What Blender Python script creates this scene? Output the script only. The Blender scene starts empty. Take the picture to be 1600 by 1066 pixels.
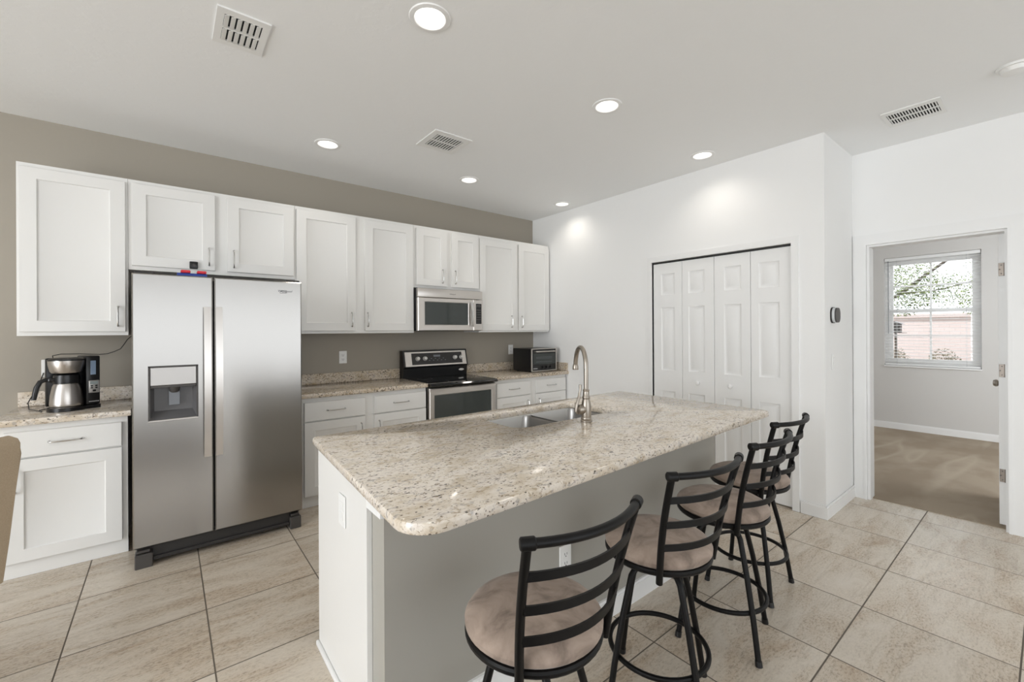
import bpy, bmesh, math, random
from mathutils import Vector, Matrix
random.seed(7)
SC = bpy.context.scene
COL = SC.collection
PI = math.pi

# ---------------------------------------------------------------- camera
F_PX, YAW, PITCH, ROLL, CAM_H, CY = 675.09, 0.6740, 0.0009, -0.0053, 1.3892, 516.07
Fv = Vector((math.sin(YAW) * math.cos(PITCH), math.cos(YAW) * math.cos(PITCH), math.sin(PITCH)))
Rv = Vector((math.cos(YAW), -math.sin(YAW), 0))
Uv = Rv.cross(Fv)
R2 = Rv * math.cos(ROLL) + Uv * math.sin(ROLL)
U2 = -Rv * math.sin(ROLL) + Uv * math.cos(ROLL)
cd = bpy.data.cameras.new('camera')
cam = bpy.data.objects.new('camera', cd)
COL.objects.link(cam)
cam.matrix_world = Matrix(((R2.x, U2.x, -Fv.x, 0), (R2.y, U2.y, -Fv.y, 0), (R2.z, U2.z, -Fv.z, CAM_H), (0, 0, 0, 1)))
cd.sensor_width = 36
cd.lens = F_PX * 36 / 1600
cd.shift_y = -(533 - CY) / 1600
cd.clip_start = 0.02
SC.camera = cam

# ---------------------------------------------------------------- world, light, exposure
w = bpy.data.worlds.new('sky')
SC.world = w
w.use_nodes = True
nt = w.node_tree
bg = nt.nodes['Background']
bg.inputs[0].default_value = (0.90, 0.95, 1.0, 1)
# sky: raised towards +x to brighten the bedroom window, kept low for refrigerator reflections
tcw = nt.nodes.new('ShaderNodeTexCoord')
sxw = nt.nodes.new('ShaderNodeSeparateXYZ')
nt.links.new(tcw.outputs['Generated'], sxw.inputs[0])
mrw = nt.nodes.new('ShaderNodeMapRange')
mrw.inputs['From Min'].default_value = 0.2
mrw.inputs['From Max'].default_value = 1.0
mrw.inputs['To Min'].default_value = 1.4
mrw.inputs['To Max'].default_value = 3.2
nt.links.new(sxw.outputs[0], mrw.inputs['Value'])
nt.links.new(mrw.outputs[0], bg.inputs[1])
vs = SC.view_settings
vs.view_transform = 'Standard'
vs.look = 'None'
vs.gamma = 1
vs.use_curve_mapping = False
vs.exposure = 0.2
try:
    SC.cycles.max_bounces = 10
    SC.cycles.diffuse_bounces = 5
    SC.cycles.sample_clamp_indirect = 8
except Exception:
    pass


def area_light(name, loc, direction, sx, sy, power, color):
    l = bpy.data.lights.new(name, 'AREA')
    l.shape = 'RECTANGLE'
    l.size, l.size_y, l.energy, l.color = sx, sy, power, color
    o = bpy.data.objects.new(name, l)
    COL.objects.link(o)
    o.location = loc
    o.rotation_euler = Vector(direction).to_track_quat('-Z', 'Z').to_euler()
    return o


DAY = (0.94, 0.97, 1.0)
area_light('daylight_side_window', (-4.48, 0.7, 1.35), (1, 0, 0), 4.4, 2.1, 190, DAY)
area_light('daylight_rear_window', (0.9, -3.88, 1.30), (0, 1, 0), 5.0, 2.3, 32, DAY)
area_light('bedroom_fill', (6.2, -1.52, 1.5), (0, 1, 0), 1.6, 1.4, 42, DAY)  # added fill to brighten the bedroom, set at an unseen opening
sun = bpy.data.lights.new('sun', 'SUN')
sun.energy = 4.0
sun.angle = 0.02
so = bpy.data.objects.new('sun', sun)
COL.objects.link(so)
so.rotation_euler = Vector((0.35, -0.65, -0.70)).to_track_quat('-Z', 'Z').to_euler()
LAMP_W = 5.5

# ---------------------------------------------------------------- helpers


def S(r, g, b):
    f = lambda c: (c / 255 / 12.92) if c / 255 <= 0.04045 else ((c / 255 + 0.055) / 1.055) ** 2.4
    return (f(r), f(g), f(b), 1)


def mat(name, col=(0.8, 0.8, 0.8, 1), rough=0.5, metal=0.0, **kw):
    m = bpy.data.materials.new(name)
    m.use_nodes = True
    b = m.node_tree.nodes['Principled BSDF']
    b.inputs['Base Color'].default_value = col
    b.inputs['Roughness'].default_value = rough
    b.inputs['Metallic'].default_value = metal
    for k, v in kw.items():
        b.inputs[k.replace('_', ' ')].default_value = v
    return m


class G:
    """small node-graph helper on a material"""

    def __init__(s, m):
        s.m = m
        s.t = m.node_tree
        s.b = s.t.nodes['Principled BSDF']
        s.pos = s.n('ShaderNodeNewGeometry').outputs['Position']

    def n(s, kind, **kw):
        nd = s.t.nodes.new(kind)
        for k, v in kw.items():
            setattr(nd, k, v)
        return nd

    def link(s, a, b):
        s.t.links.new(a, b)

    def math(s, op, a, b=None, c=None):
        nd = s.n('ShaderNodeMath', operation=op)
        for i, v in enumerate((a, b, c)):
            if v is None:
                continue
            if isinstance(v, (int, float)):
                nd.inputs[i].default_value = v
            else:
                s.link(v, nd.inputs[i])
        return nd.outputs[0]

    def scale(s, v, xyz, add=None):
        nd = s.n('ShaderNodeVectorMath', operation='MULTIPLY')
        s.link(v, nd.inputs[0])
        nd.inputs[1].default_value = xyz
        o = nd.outputs[0]
        if add is not None:
            n2 = s.n('ShaderNodeVectorMath', operation='ADD')
            s.link(o, n2.inputs[0])
            s.link(add, n2.inputs[1])
            o = n2.outputs[0]
        return o

    def noise(s, v, scale, detail=3, rough=0.55, dist=0.0):
        nd = s.n('ShaderNodeTexNoise')
        s.link(v, nd.inputs['Vector'])
        nd.inputs['Scale'].default_value = scale
        nd.inputs['Detail'].default_value = detail
        nd.inputs['Roughness'].default_value = rough
        nd.inputs['Distortion'].default_value = dist
        return nd.outputs['Fac']

    def voro(s, v, scale, feature='F1'):
        nd = s.n('ShaderNodeTexVoronoi', feature=feature)
        s.link(v, nd.inputs['Vector'])
        nd.inputs['Scale'].default_value = scale
        return nd

    def ramp(s, fac, stops, interp='LINEAR'):
        nd = s.n('ShaderNodeValToRGB')
        cr = nd.color_ramp
        cr.interpolation = interp
        while len(cr.elements) < len(stops):
            cr.elements.new(0.5)
        for e, (p, c) in zip(cr.elements, stops):
            e.position = p
            e.color = c if len(c) == 4 else (*c, 1)
        s.link(fac, nd.inputs[0])
        return nd.outputs[0]

    def mix(s, fac, a, b):
        nd = s.n('ShaderNodeMix', data_type='RGBA')
        for i, v in ((0, fac), (6, a), (7, b)):
            if isinstance(v, (int, float)):
                nd.inputs[i].default_value = v
            elif isinstance(v, tuple):
                nd.inputs[i].default_value = v
            else:
                s.link(v, nd.inputs[i])
        return nd.outputs[2]

    def bump(s, h, strength=0.2, dist=0.01):
        nd = s.n('ShaderNodeBump')
        nd.inputs['Strength'].default_value = strength
        nd.inputs['Distance'].default_value = dist
        s.link(h, nd.inputs['Height'])
        s.link(nd.outputs[0], s.b.inputs['Normal'])

    def color(s, c):
        s.link(c, s.b.inputs['Base Color'])


BASE = {}


def thing(name, label, cat, loc=(0, 0, 0), group=None, kind=None):
    o = bpy.data.objects.new(name, None)
    COL.objects.link(o)
    o.empty_display_size = 0.1
    o.location = loc
    BASE[o.name] = Vector(loc)
    if label:
        o['label'] = label
        o['category'] = cat
    if group:
        o['group'] = group
    if kind:
        o['kind'] = kind
    return o


class MB:
    def __init__(s):
        s.bm = bmesh.new()

    def box(s, x0, x1, y0, y1, z0, z1, bev=0.0, seg=2, M=None):
        if x1 < x0: x0, x1 = x1, x0
        if y1 < y0: y0, y1 = y1, y0
        if z1 < z0: z0, z1 = z1, z0
        g = bmesh.ops.create_cube(s.bm, size=1.0)
        vs = g['verts']
        for v in vs:
            v.co = Vector((x0 + (v.co.x + .5) * (x1 - x0), y0 + (v.co.y + .5) * (y1 - y0), z0 + (v.co.z + .5) * (z1 - z0)))
        if bev > 0:
            es = list({e for v in vs for e in v.link_edges})
            r = bmesh.ops.bevel(s.bm, geom=es, offset=bev, segments=seg, affect='EDGES', profile=0.5)
            vs = list({v for f in r['faces'] for v in f.verts} | {v for v in vs if v.is_valid})
        if M is not None:
            for v in vs:
                v.co = M @ v.co
        return s

    def tube(s, pts, r, seg=12, closed=False, caps=True, sx=1.0, up=None):
        pts = [Vector(p) for p in pts]
        n = len(pts)
        rs = r if isinstance(r, (list, tuple)) else [r] * n
        T = []
        for i in range(n):
            if closed:
                t = pts[(i + 1) % n] - pts[i - 1]
            else:
                t = pts[min(i + 1, n - 1)] - pts[max(i - 1, 0)]
            T.append(t.normalized())
        a = Vector(up) if up else (Vector((0, 0, 1)) if abs(T[0].z) < 0.9 else Vector((1, 0, 0)))
        N = (a - T[0] * a.dot(T[0])).normalized()
        rings = []
        for i in range(n):
            if up:
                N = (a - T[i] * a.dot(T[i])).normalized()
            else:
                N = (N - T[i] * N.dot(T[i])).normalized()
            B = T[i].cross(N)
            rings.append([s.bm.verts.new(pts[i] + (N * math.cos(2 * PI * k / seg) * sx + B * math.sin(2 * PI * k / seg)) * rs[i]) for k in range(seg)])
        m = n if closed else n - 1
        for i in range(m):
            A, Bq = rings[i], rings[(i + 1) % n]
            for k in range(seg):
                s.bm.faces.new((A[k], A[(k + 1) % seg], Bq[(k + 1) % seg], Bq[k]))
        if caps and not closed:
            s.bm.faces.new(rings[0][::-1])
            s.bm.faces.new(rings[-1])
        return s

    def strip(s, pts, w, t, up=(0, 0, 1)):
        """flat bar of height w (along up) and thickness t swept along pts"""
        up = Vector(up)
        pts = [Vector(p) for p in pts]
        n = len(pts)
        rings = []
        for i in range(n):
            T = (pts[min(i + 1, n - 1)] - pts[max(i - 1, 0)]).normalized()
            U = (up - T * up.dot(T)).normalized()
            B = T.cross(U)
            c = pts[i]
            rings.append([s.bm.verts.new(c + U * a * w / 2 + B * b * t / 2) for a, b in ((-1, -1), (1, -1), (1, 1), (-1, 1))])
        for i in range(n - 1):
            for k in range(4):
                s.bm.faces.new((rings[i][k], rings[i][(k + 1) % 4], rings[i + 1][(k + 1) % 4], rings[i + 1][k]))
        s.bm.faces.new(rings[0][::-1])
        s.bm.faces.new(rings[-1])
        return s

    def lathe(s, prof, c=(0, 0, 0), seg=32, axis='z', M=None):
        """prof: (radius, height) list; first/last radius 0 closes"""
        c = Vector(c)
        rings = []
        for r, h in prof:
            ring = []
            if r <= 1e-6:
                ring = [s.bm.verts.new(s._ax(0, 0, h, axis) + c)]
            else:
                for k in range(seg):
                    a = 2 * PI * k / seg
                    ring.append(s.bm.verts.new(s._ax(r * math.cos(a), r * math.sin(a), h, axis) + c))
            rings.append(ring)
        for A, B in zip(rings, rings[1:]):
            for k in range(seg):
                k2 = (k + 1) % seg
                if len(A) == 1 and len(B) == 1:
                    continue
                if len(A) == 1:
                    s.bm.faces.new((A[0], B[k2], B[k]))
                elif len(B) == 1:
                    s.bm.faces.new((A[k], A[k2], B[0]))
                else:
                    s.bm.faces.new((A[k], A[k2], B[k2], B[k]))
        if M is not None:
            for ring in rings:
                for v in ring:
                    v.co = M @ v.co
        return s

    def _ax(s, a, b, h, axis):
        return Vector((a, b, h)) if axis == 'z' else (Vector((a, h, b)) if axis == 'y' else Vector((h, a, b)))

    def prism(s, poly, z0, z1, axis='z'):
        A = [s.bm.verts.new(s._ax(p[0], p[1], z0, axis)) for p in poly]
        B = [s.bm.verts.new(s._ax(p[0], p[1], z1, axis)) for p in poly]
        n = len(poly)
        for k in range(n):
            s.bm.faces.new((A[k], A[(k + 1) % n], B[(k + 1) % n], B[k]))
        s.bm.faces.new(A[::-1])
        s.bm.faces.new(B)
        return s

    def quad(s, *p):
        s.bm.faces.new([s.bm.verts.new(Vector(q)) for q in p])
        return s

    def panel(s, org, U, V, Nn, w, h, th, cells=(), loops=((0.004, 0.0), (0.010, -0.008)), holes=(), bev=0.0015):
        """a slab w x h, thickness th behind its front face (front normal Nn), with recessed or raised cells."""
        org, U, V, Nn = Vector(org), Vector(U), Vector(V), Vector(Nn)
        P = lambda u, v, d: s.bm.verts.new(org + U * u + V * v + Nn * d)
        us, vs_ = {bev, w - bev}, {bev, h - bev}
        for a, b, c, d in list(cells) + list(holes):
            us |= {a, b}
            vs_ |= {c, d}
        us, vs_ = sorted(us), sorted(vs_)
        grid = [[P(u, v, 0) for v in vs_] for u in us]
        for i in range(len(us) - 1):
            for j in range(len(vs_) - 1):
                um, vm = (us[i] + us[i + 1]) / 2, (vs_[j] + vs_[j + 1]) / 2
                q = (grid[i][j], grid[i + 1][j], grid[i + 1][j + 1], grid[i][j + 1])
                if any(a < um < b and c < vm < d for a, b, c, d in holes):
                    continue
                if any(a < um < b and c < vm < d for a, b, c, d in cells):
                    continue
                s.bm.faces.new(q)
        for a, b, c, d in cells:
            prev = [grid[us.index(x)][vs_.index(y)] for x, y in ((a, c), (b, c), (b, d), (a, d))]
            for ins, dep in loops:
                cur = [P(x, y, dep) for x, y in ((a + ins, c + ins), (b - ins, c + ins), (b - ins, d - ins), (a + ins, d - ins))]
                for k in range(4):
                    s.bm.faces.new((prev[k], prev[(k + 1) % 4], cur[(k + 1) % 4], cur[k]))
                prev = cur
            s.bm.faces.new(prev)
        # rim, sides, back
        bl = [grid[0][j] for j in range(len(vs_))]
        ring_f = [grid[i][0] for i in range(len(us))] + [grid[-1][j] for j in range(1, len(vs_))] + [grid[i][-1] for i in range(len(us) - 2, -1, -1)] + [grid[0][j] for j in range(len(vs_) - 2, 0, -1)]

        def off(v, d):
            l = v.co - org
            u, vv = l.dot(U), l.dot(V)
            u = 0 if abs(u - bev) < 1e-6 else (w if abs(u - w + bev) < 1e-6 else u)
            vv = 0 if abs(vv - bev) < 1e-6 else (h if abs(vv - h + bev) < 1e-6 else vv)
            return P(u, vv, d)
        r1 = [off(v, -bev) for v in ring_f]
        r2 = [off(v, -th) for v in ring_f]
        n = len(ring_f)
        for k in range(n):
            k2 = (k + 1) % n
            s.bm.faces.new((ring_f[k2], ring_f[k], r1[k], r1[k2]))
            s.bm.faces.new((r1[k2], r1[k], r2[k], r2[k2]))
        if not holes:
            s.bm.faces.new(r2)
        return s

    def slab(s, outer, holes, z0, z1, r=0.006, flip=False):
        """flat slab with holes; top and bottom rims eased by r"""
        def inset(poly, d):
            n = len(poly)
            out = []
            for i in range(n):
                a, b, c = Vector(poly[i - 1]), Vector(poly[i]), Vector(poly[(i + 1) % n])
                e1, e2 = (b - a).normalized(), (c - b).normalized()
                n1, n2 = Vector((-e1.y, e1.x)), Vector((-e2.y, e2.x))
                m = (n1 + n2).normalized()
                out.append(b + m * d / max(0.4, m.dot(n1)))
            return out

        def ring(poly, z):
            return [s.bm.verts.new((p[0], p[1], z)) for p in poly]

        def strip(A, B):
            n = len(A)
            for k in range(n):
                s.bm.faces.new((A[k], A[(k + 1) % n], B[(k + 1) % n], B[k]))
        tops, bots = [], []
        for poly in [outer] + list(holes):
            prof = [(r, z1), (r * 0.3, z1 - r * 0.3), (0, z1 - r), (0, z0 + r), (r * 0.3, z0 + r * 0.3), (r, z0)]
            rr = [ring(inset(poly, d), z) for d, z in prof]
            for A, B in zip(rr, rr[1:]):
                strip(A, B)
            tops.append(rr[0])
            bots.append(rr[-1])
        for rs in (tops, bots):
            es = []
            for A in rs:
                for k in range(len(A)):
                    e = s.bm.edges.get((A[k], A[(k + 1) % len(A)]))
                    es.append(e)
            bmesh.ops.triangle_fill(s.bm, use_beauty=True, use_dissolve=False, edges=es)
        return s

    def build(s, name, m, parent=None, smooth=35, world=True, label=None):
        bmesh.ops.recalc_face_normals(s.bm, faces=s.bm.faces[:])
        me = bpy.data.meshes.new(name)
        root = parent
        while root is not None and root.parent is not None:
            root = root.parent
        if root is not None and world:
            s.bm.transform(Matrix.Translation(-BASE[root.name]))
        s.bm.to_mesh(me)
        s.bm.free()
        if smooth:
            me.polygons.foreach_set('use_smooth', [True] * len(me.polygons))
            me.set_sharp_from_angle(angle=math.radians(smooth))
        for mm in (m if isinstance(m, (list, tuple)) else [m]):
            me.materials.append(mm)
        o = bpy.data.objects.new(name, me)
        COL.objects.link(o)
        if parent is not None:
            o.parent = parent
        if label:
            o['label'] = label
        return o


def struct(name, mb, m, parent=None, smooth=35):
    o = mb.build(name, m, parent, smooth)
    o['kind'] = 'structure'
    return o


def tag(o, label, cat, group=None, kind=None):
    o['label'] = label
    o['category'] = cat
    if group: o['group'] = group
    if kind: o['kind'] = kind
    return o


def arc(c, r, a0, a1, n, plane='xy', z=0):
    out = []
    for i in range(n + 1):
        a = a0 + (a1 - a0) * i / n
        u, v = c[0] + r * math.cos(a), c[1] + r * math.sin(a)
        out.append((u, v))
    return out


def rrect(x0, x1, y0, y1, r, n=5, rs=None):
    rs = rs or (r, r, r, r)
    P = []
    for (cx, cy, a), q in zip(((x0, y0, PI), (x1, y0, 1.5 * PI), (x1, y1, 0), (x0, y1, 0.5 * PI)), rs):
        sx = 1 if cx == x0 else -1
        sy = 1 if cy == y0 else -1
        P += arc((cx + sx * q, cy + sy * q), q, a, a + PI / 2, n)
    return P


def text_mesh(body, size, shear=0.0, extrude=0.0004):
    cu = bpy.data.curves.new('lettering', 'FONT')
    cu.body = body
    cu.size = size
    cu.shear = shear
    cu.extrude = extrude
    cu.align_x = 'LEFT'
    o = bpy.data.objects.new('lettering', cu)
    COL.objects.link(o)
    dg = bpy.context.evaluated_depsgraph_get()
    me = bpy.data.meshes.new_from_object(o.evaluated_get(dg))
    bpy.data.objects.remove(o)
    return me


# ---------------------------------------------------------------- materials
M_white = mat('white_cabinet_paint', S(231, 230, 227), 0.38)
M_wall = mat('white_wall_paint', S(243, 243, 242), 0.7)
g = G(M_wall); g.bump(g.noise(g.pos, 90, 2), 0.06, 0.004)
M_taupe = mat('taupe_wall_paint', S(161, 154, 142), 0.6)
g = G(M_taupe); g.bump(g.noise(g.pos, 90, 2), 0.06, 0.004)
M_isl = mat('warm_grey_island', S(168, 165, 157), 0.55)  # greyer than the taupe of the back wall
M_bed = mat('pale_grey_wall_paint', S(212, 210, 207), 0.7)
g = G(M_bed); g.bump(g.noise(g.pos, 90, 2), 0.06, 0.004)
M_ceil = mat('textured_ceiling_paint', S(244, 245, 245), 0.8)
g = G(M_ceil)
k = g.ramp(g.noise(g.pos, 9, 5, 0.6), [(0.47, (0, 0, 0)), (0.56, (1, 1, 1))])
g.bump(k, 0.10, 0.004)
M_trim = mat('white_trim_paint', S(240, 240, 239), 0.4)

# tile floor
M_tile = mat('travertine_look_tile', rough=0.3)
g = G(M_tile)
TS, TX, TY = 0.5125, 0.150, 0.600
sep = g.n('ShaderNodeSeparateXYZ'); g.link(g.pos, sep.inputs[0])
u = g.math('DIVIDE', g.math('SUBTRACT', sep.outputs[0], TX), TS)
v = g.math('DIVIDE', g.math('SUBTRACT', sep.outputs[1], TY), TS)
fu, fv = g.math('FLOOR', u), g.math('FLOOR', v)
cu_, cv_ = g.math('SUBTRACT', u, fu), g.math('SUBTRACT', v, fv)
du = g.math('MINIMUM', cu_, g.math('SUBTRACT', 1, cu_))
dv = g.math('MINIMUM', cv_, g.math('SUBTRACT', 1, cv_))
dd = g.math('MULTIPLY', g.math('MINIMUM', du, dv), TS)
grout = g.math('LESS_THAN', dd, 0.0030)
cmb = g.n('ShaderNodeCombineXYZ'); g.link(fu, cmb.inputs[0]); g.link(fv, cmb.inputs[1])
wn = g.n('ShaderNodeTexWhiteNoise', noise_dimensions='3D'); g.link(cmb.outputs[0], wn.inputs[0])
offs = g.scale(wn.outputs['Color'], (37, 41, 13))
p1 = g.scale(g.pos, (0.8, 2.6, 1), offs)
n1 = g.noise(p1, 2.6, 6, 0.62, 0.8)
p2 = g.scale(g.pos, (1, 2.2, 1), offs)
n2 = g.noise(p2, 55, 5, 0.8)
p3 = g.scale(g.pos, (0.6, 5.5, 1), offs)
n3 = g.noise(p3, 5, 5, 0.65, 0.5)
base = g.ramp(n1, [(0.25, S(184, 164, 141)), (0.40, S(202, 187, 168)), (0.55, S(211, 200, 184)), (0.75, S(217, 208, 195))])
vein = g.ramp(n3, [(0.36, (1, 1, 1)), (0.46, (0, 0, 0))])
c = g.mix(g.math('MULTIPLY', vein, 0.26), base, S(160, 143, 124))
pit = g.ramp(n2, [(0.38, (1, 1, 1)), (0.50, (0, 0, 0))])
zone = g.ramp(n1, [(0.42, (1, 1, 1)), (0.66, (0.08, 0.08, 0.08))])
c = g.mix(g.math('MULTIPLY', g.math('MULTIPLY', pit, zone), 0.55), c, S(120, 106, 90))
vb = g.math('MULTIPLY_ADD', wn.outputs['Value'], 0.10, 0.93)
hsv = g.n('ShaderNodeHueSaturation'); g.link(c, hsv.inputs['Color']); g.link(vb, hsv.inputs['Value'])
c = g.mix(grout, hsv.outputs[0], S(96, 87, 76))
g.color(c)
g.link(g.math('MULTIPLY_ADD', grout, 0.5, g.math('MULTIPLY_ADD', n2, 0.18, 0.16)), g.b.inputs['Roughness'])
g.bump(g.math('SUBTRACT', g.math('MULTIPLY', n2, 0.05), grout), 0.25, 0.003)

# carpet
M_carpet = mat('beige_carpet', rough=0.95)
g = G(M_carpet)
f = g.noise(g.pos, 260, 3, 0.7)
b_ = g.noise(g.scale(g.pos, (1, 1.3, 1)), 2.2, 3, 0.5)
t_ = g.noise(g.scale(g.pos, (0.35, 2.2, 1)), 1.6, 1, 0.3, 0.3)
c = g.mix(g.ramp(b_, [(0.4, (0, 0, 0)), (0.6, (1, 1, 1))]), S(158, 143, 124), S(174, 160, 141))
tr = g.ramp(t_, [(0.54, (0, 0, 0)), (0.60, (1, 1, 1)), (0.66, (0, 0, 0))])
c = g.mix(g.math('MULTIPLY', tr, 0.55), c, S(196, 184, 166))
c = g.mix(g.math('MULTIPLY', f, 0.35), c, S(146, 128, 108))
g.color(c); g.bump(f, 0.6, 0.01)

# granite


def granite(name, warm, dense):
    m = mat(name, rough=0.12)
    g = G(m)
    q = g.scale(g.pos, (0.75, 1.2, 1))
    wob = g.noise(g.pos, 40, 2, 0.5)
    cl = g.noise(q, 12, 5, 0.65, 0.5)
    base = g.ramp(cl, [(0.25, S(182, 164, 138)), (0.40, S(212, 199, 180)), (0.54, S(229, 220, 208)), (0.68, S(220, 210, 200)), (0.82, S(186, 181, 178))])
    base = g.mix(warm, base, S(166, 140, 98))
    fl = g.noise(g.scale(g.pos, (0.8, 1.3, 1)), 70, 4, 0.65, 0.3)
    c = g.mix(g.ramp(fl, [(0.37, (0.7, 0.7, 0.7)), (0.45, (0, 0, 0))]), base, S(166, 146, 118))
    gr = g.noise(g.scale(g.pos, (0.6, 1.3, 1)), 48, 3, 0.6, 0.4)
    c = g.mix(g.ramp(gr, [(0.59, (0, 0, 0)), (0.66, (0.6, 0.6, 0.6))]), c, S(156, 150, 146))
    den = g.noise(q, 6, 3, 0.6)
    sp = g.noise(g.scale(g.pos, (0.70, 1.2, 1.1)), 88, 3, 0.55, 0.5)
    hit = g.math('ADD', sp, g.math('MULTIPLY', g.math('SUBTRACT', den, 0.5), 0.28))
    spot = g.ramp(hit, [(0.640 - dense, (0, 0, 0)), (0.668 - dense, (1, 1, 1))])
    hue = g.noise(g.pos, 30, 2, 0.5)
    spc = g.ramp(hue, [(0.36, S(48, 42, 36)), (0.50, S(84, 72, 56)), (0.60, S(126, 104, 72)), (0.70, S(92, 88, 86))])
    c = g.mix(g.math('MULTIPLY', spot, 0.80), c, spc)
    vz = g.voro(g.scale(g.pos, (0.85, 1.15, 1)), 88)
    sel = g.n('ShaderNodeSeparateColor'); g.link(vz.outputs['Color'], sel.inputs[0])
    dot = g.math('LESS_THAN', g.math('ADD', vz.outputs['Distance'], g.math('MULTIPLY', wob, 0.45)), g.math('MULTIPLY', g.math('GREATER_THAN', sel.outputs[0], 0.87 - dense * 2), 0.50))
    c = g.mix(g.math('MULTIPLY', dot, 0.85), c, S(56, 48, 42))
    g.color(c)
    return m


M_granite = granite('speckled_cream_granite', 0.0, 0.012)
M_granite_w = granite('reflection_tinted_granite', 0.28, 0.07)  # same stone, with brown reflected from the taupe wall mixed into its colour

# metals


def brushed(name, col, rough, aniso=0.75, rot=0.25):
    m = mat(name, col, rough, 1.0)
    g = G(m)
    g.b.inputs['Anisotropic'].default_value = aniso
    tn = g.n('ShaderNodeTangent', direction_type='RADIAL', axis='Z')
    g.link(tn.outputs[0], g.b.inputs['Tangent'])
    g.b.inputs['Anisotropic Rotation'].default_value = rot
    return m


M_steel = brushed('brushed_stainless_steel', S(164, 161, 157), 0.2, 0.6, 0.25)
M_steel2 = mat('satin_stainless_steel', S(205, 200, 195), 0.30, 1.0)
M_sinksteel = mat('sink_stainless_steel', S(150, 148, 146), 0.30, 1.0)
M_nickel = mat('brushed_nickel', S(168, 160, 150), 0.34, 1.0)
M_chrome = mat('satin_chrome', S(205, 204, 202), 0.22, 1.0)
M_black_metal = mat('matt_black_metal', S(10, 9, 9), 0.42, 0.0, Specular_IOR_Level=0.25)
M_black = mat('black_plastic', S(20, 20, 21), 0.3)
M_blackglass = mat('black_glass', S(16, 17, 18), 0.06)
M_ovenglass = mat('dark_oven_glass', S(58, 63, 61), 0.05)
M_dark = mat('dark_grey_plastic', S(70, 67, 65), 0.45)
M_dark2 = mat('charcoal_plastic', S(45, 43, 42), 0.5)
M_greyp = mat('grey_plastic', S(120, 123, 128), 0.35)
M_silverp = mat('silver_panel', S(190, 187, 184), 0.35, 0.6)
M_plate = mat('white_plastic', S(240, 240, 238), 0.35)
M_slot = mat('dark_slot', S(40, 40, 40), 0.6)
M_red = mat('red_plastic', S(214, 36, 52), 0.35)
M_blue = mat('blue_plastic', S(24, 60, 150), 0.35)
M_lcd = mat('grey_display', S(150, 160, 160), 0.2)
M_water = mat('pale_blue_gauge', S(140, 160, 185), 0.15)
M_print = mat('pale_grey_print', S(185, 185, 185), 0.4)
M_logo = mat('dark_logo_metal', S(60, 60, 62), 0.3, 0.6)
M_vent = mat('white_vent_enamel', S(238, 238, 236), 0.45)
M_ventdark = mat('dark_duct', S(38, 38, 38), 0.9)
M_hinge = mat('satin_nickel_hinge', S(120, 112, 104), 0.35, 0.9)
M_lightgrey = mat('light_grey_plastic', S(205, 207, 208), 0.4)
M_knob = mat('pale_silver_knob', S(222, 219, 214), 0.35, 0.2)
M_recess = mat('mid_grey_plastic', S(96, 95, 96), 0.35)
M_gasket = mat('black_gasket', S(14, 14, 15), 0.7)

M_suede = mat('taupe_suede', rough=0.9)
g = G(M_suede)
a = g.noise(g.n('ShaderNodeTexCoord').outputs['Object'], 11, 4, 0.6, 0.6)
g.color(g.ramp(a, [(0.33, S(120, 105, 94)), (0.5, S(152, 135, 122)), (0.68, S(170, 152, 138))]))
g.b.inputs['Sheen Weight'].default_value = 0.15
g.bump(g.noise(g.pos, 400, 2), 0.15, 0.002)
M_chair = mat('beige_woven_fabric', S(176, 158, 134), 0.95)
g = G(M_chair); g.bump(g.noise(g.pos, 350, 2), 0.4, 0.003)
g.color(g.mix(g.noise(g.pos, 300, 2), S(160, 142, 118), S(190, 172, 148)))

M_added_rug = mat('added_rug_pile', S(92, 78, 66), 0.95)
g = G(M_added_rug); g.bump(g.noise(g.pos, 300, 2), 0.4, 0.004)
M_lamp = mat('lamp_lens', (1, 1, 1, 1), 0.5)
M_lamp.node_tree.nodes['Principled BSDF'].inputs['Emission Color'].default_value = (1.0, 0.95, 0.87, 1)
M_lamp.node_tree.nodes['Principled BSDF'].inputs['Emission Strength'].default_value = 3.2

M_glass = bpy.data.materials.new('window_glass')
M_glass.use_nodes = True
t = M_glass.node_tree
t.nodes.remove(t.nodes['Principled BSDF'])
tr_ = t.nodes.new('ShaderNodeBsdfTransparent'); gl_ = t.nodes.new('ShaderNodeBsdfGlossy'); mx_ = t.nodes.new('ShaderNodeMixShader')
gl_.inputs['Roughness'].default_value = 0.02
mx_.inputs[0].default_value = 0.05
t.links.new(tr_.outputs[0], mx_.inputs[1]); t.links.new(gl_.outputs[0], mx_.inputs[2])
t.links.new(mx_.outputs[0], t.nodes['Material Output'].inputs[0])

M_leaf = mat('tree_leaf', S(110, 140, 60), 0.6)  # leaf green, mottled at random
g = G(M_leaf); g.color(g.ramp(g.noise(g.pos, 6, 2), [(0.35, S(78, 98, 48)), (0.65, S(138, 152, 84))]))
M_shrub = mat('dusty_shrub_leaf', S(112, 106, 84), 0.7)
M_bark = mat('grey_brown_bark', S(92, 84, 74), 0.9)
M_fence = mat('pinkish_garden_wall', S(205, 178, 170), 0.9)
g = G(M_fence)
br = g.n('ShaderNodeTexBrick'); mp = g.n('ShaderNodeCombineXYZ'); sp_ = g.n('ShaderNodeSeparateXYZ'); g.link(g.pos, sp_.inputs[0])
g.link(sp_.outputs[1], mp.inputs[0]); g.link(sp_.outputs[2], mp.inputs[1]); g.link(mp.outputs[0], br.inputs[0])
br.inputs['Color1'].default_value = S(222, 206, 202); br.inputs['Color2'].default_value = S(226, 212, 208); br.inputs['Mortar'].default_value = S(216, 200, 196)
br.inputs['Scale'].default_value = 3.2
g.color(br.outputs[0])
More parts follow.
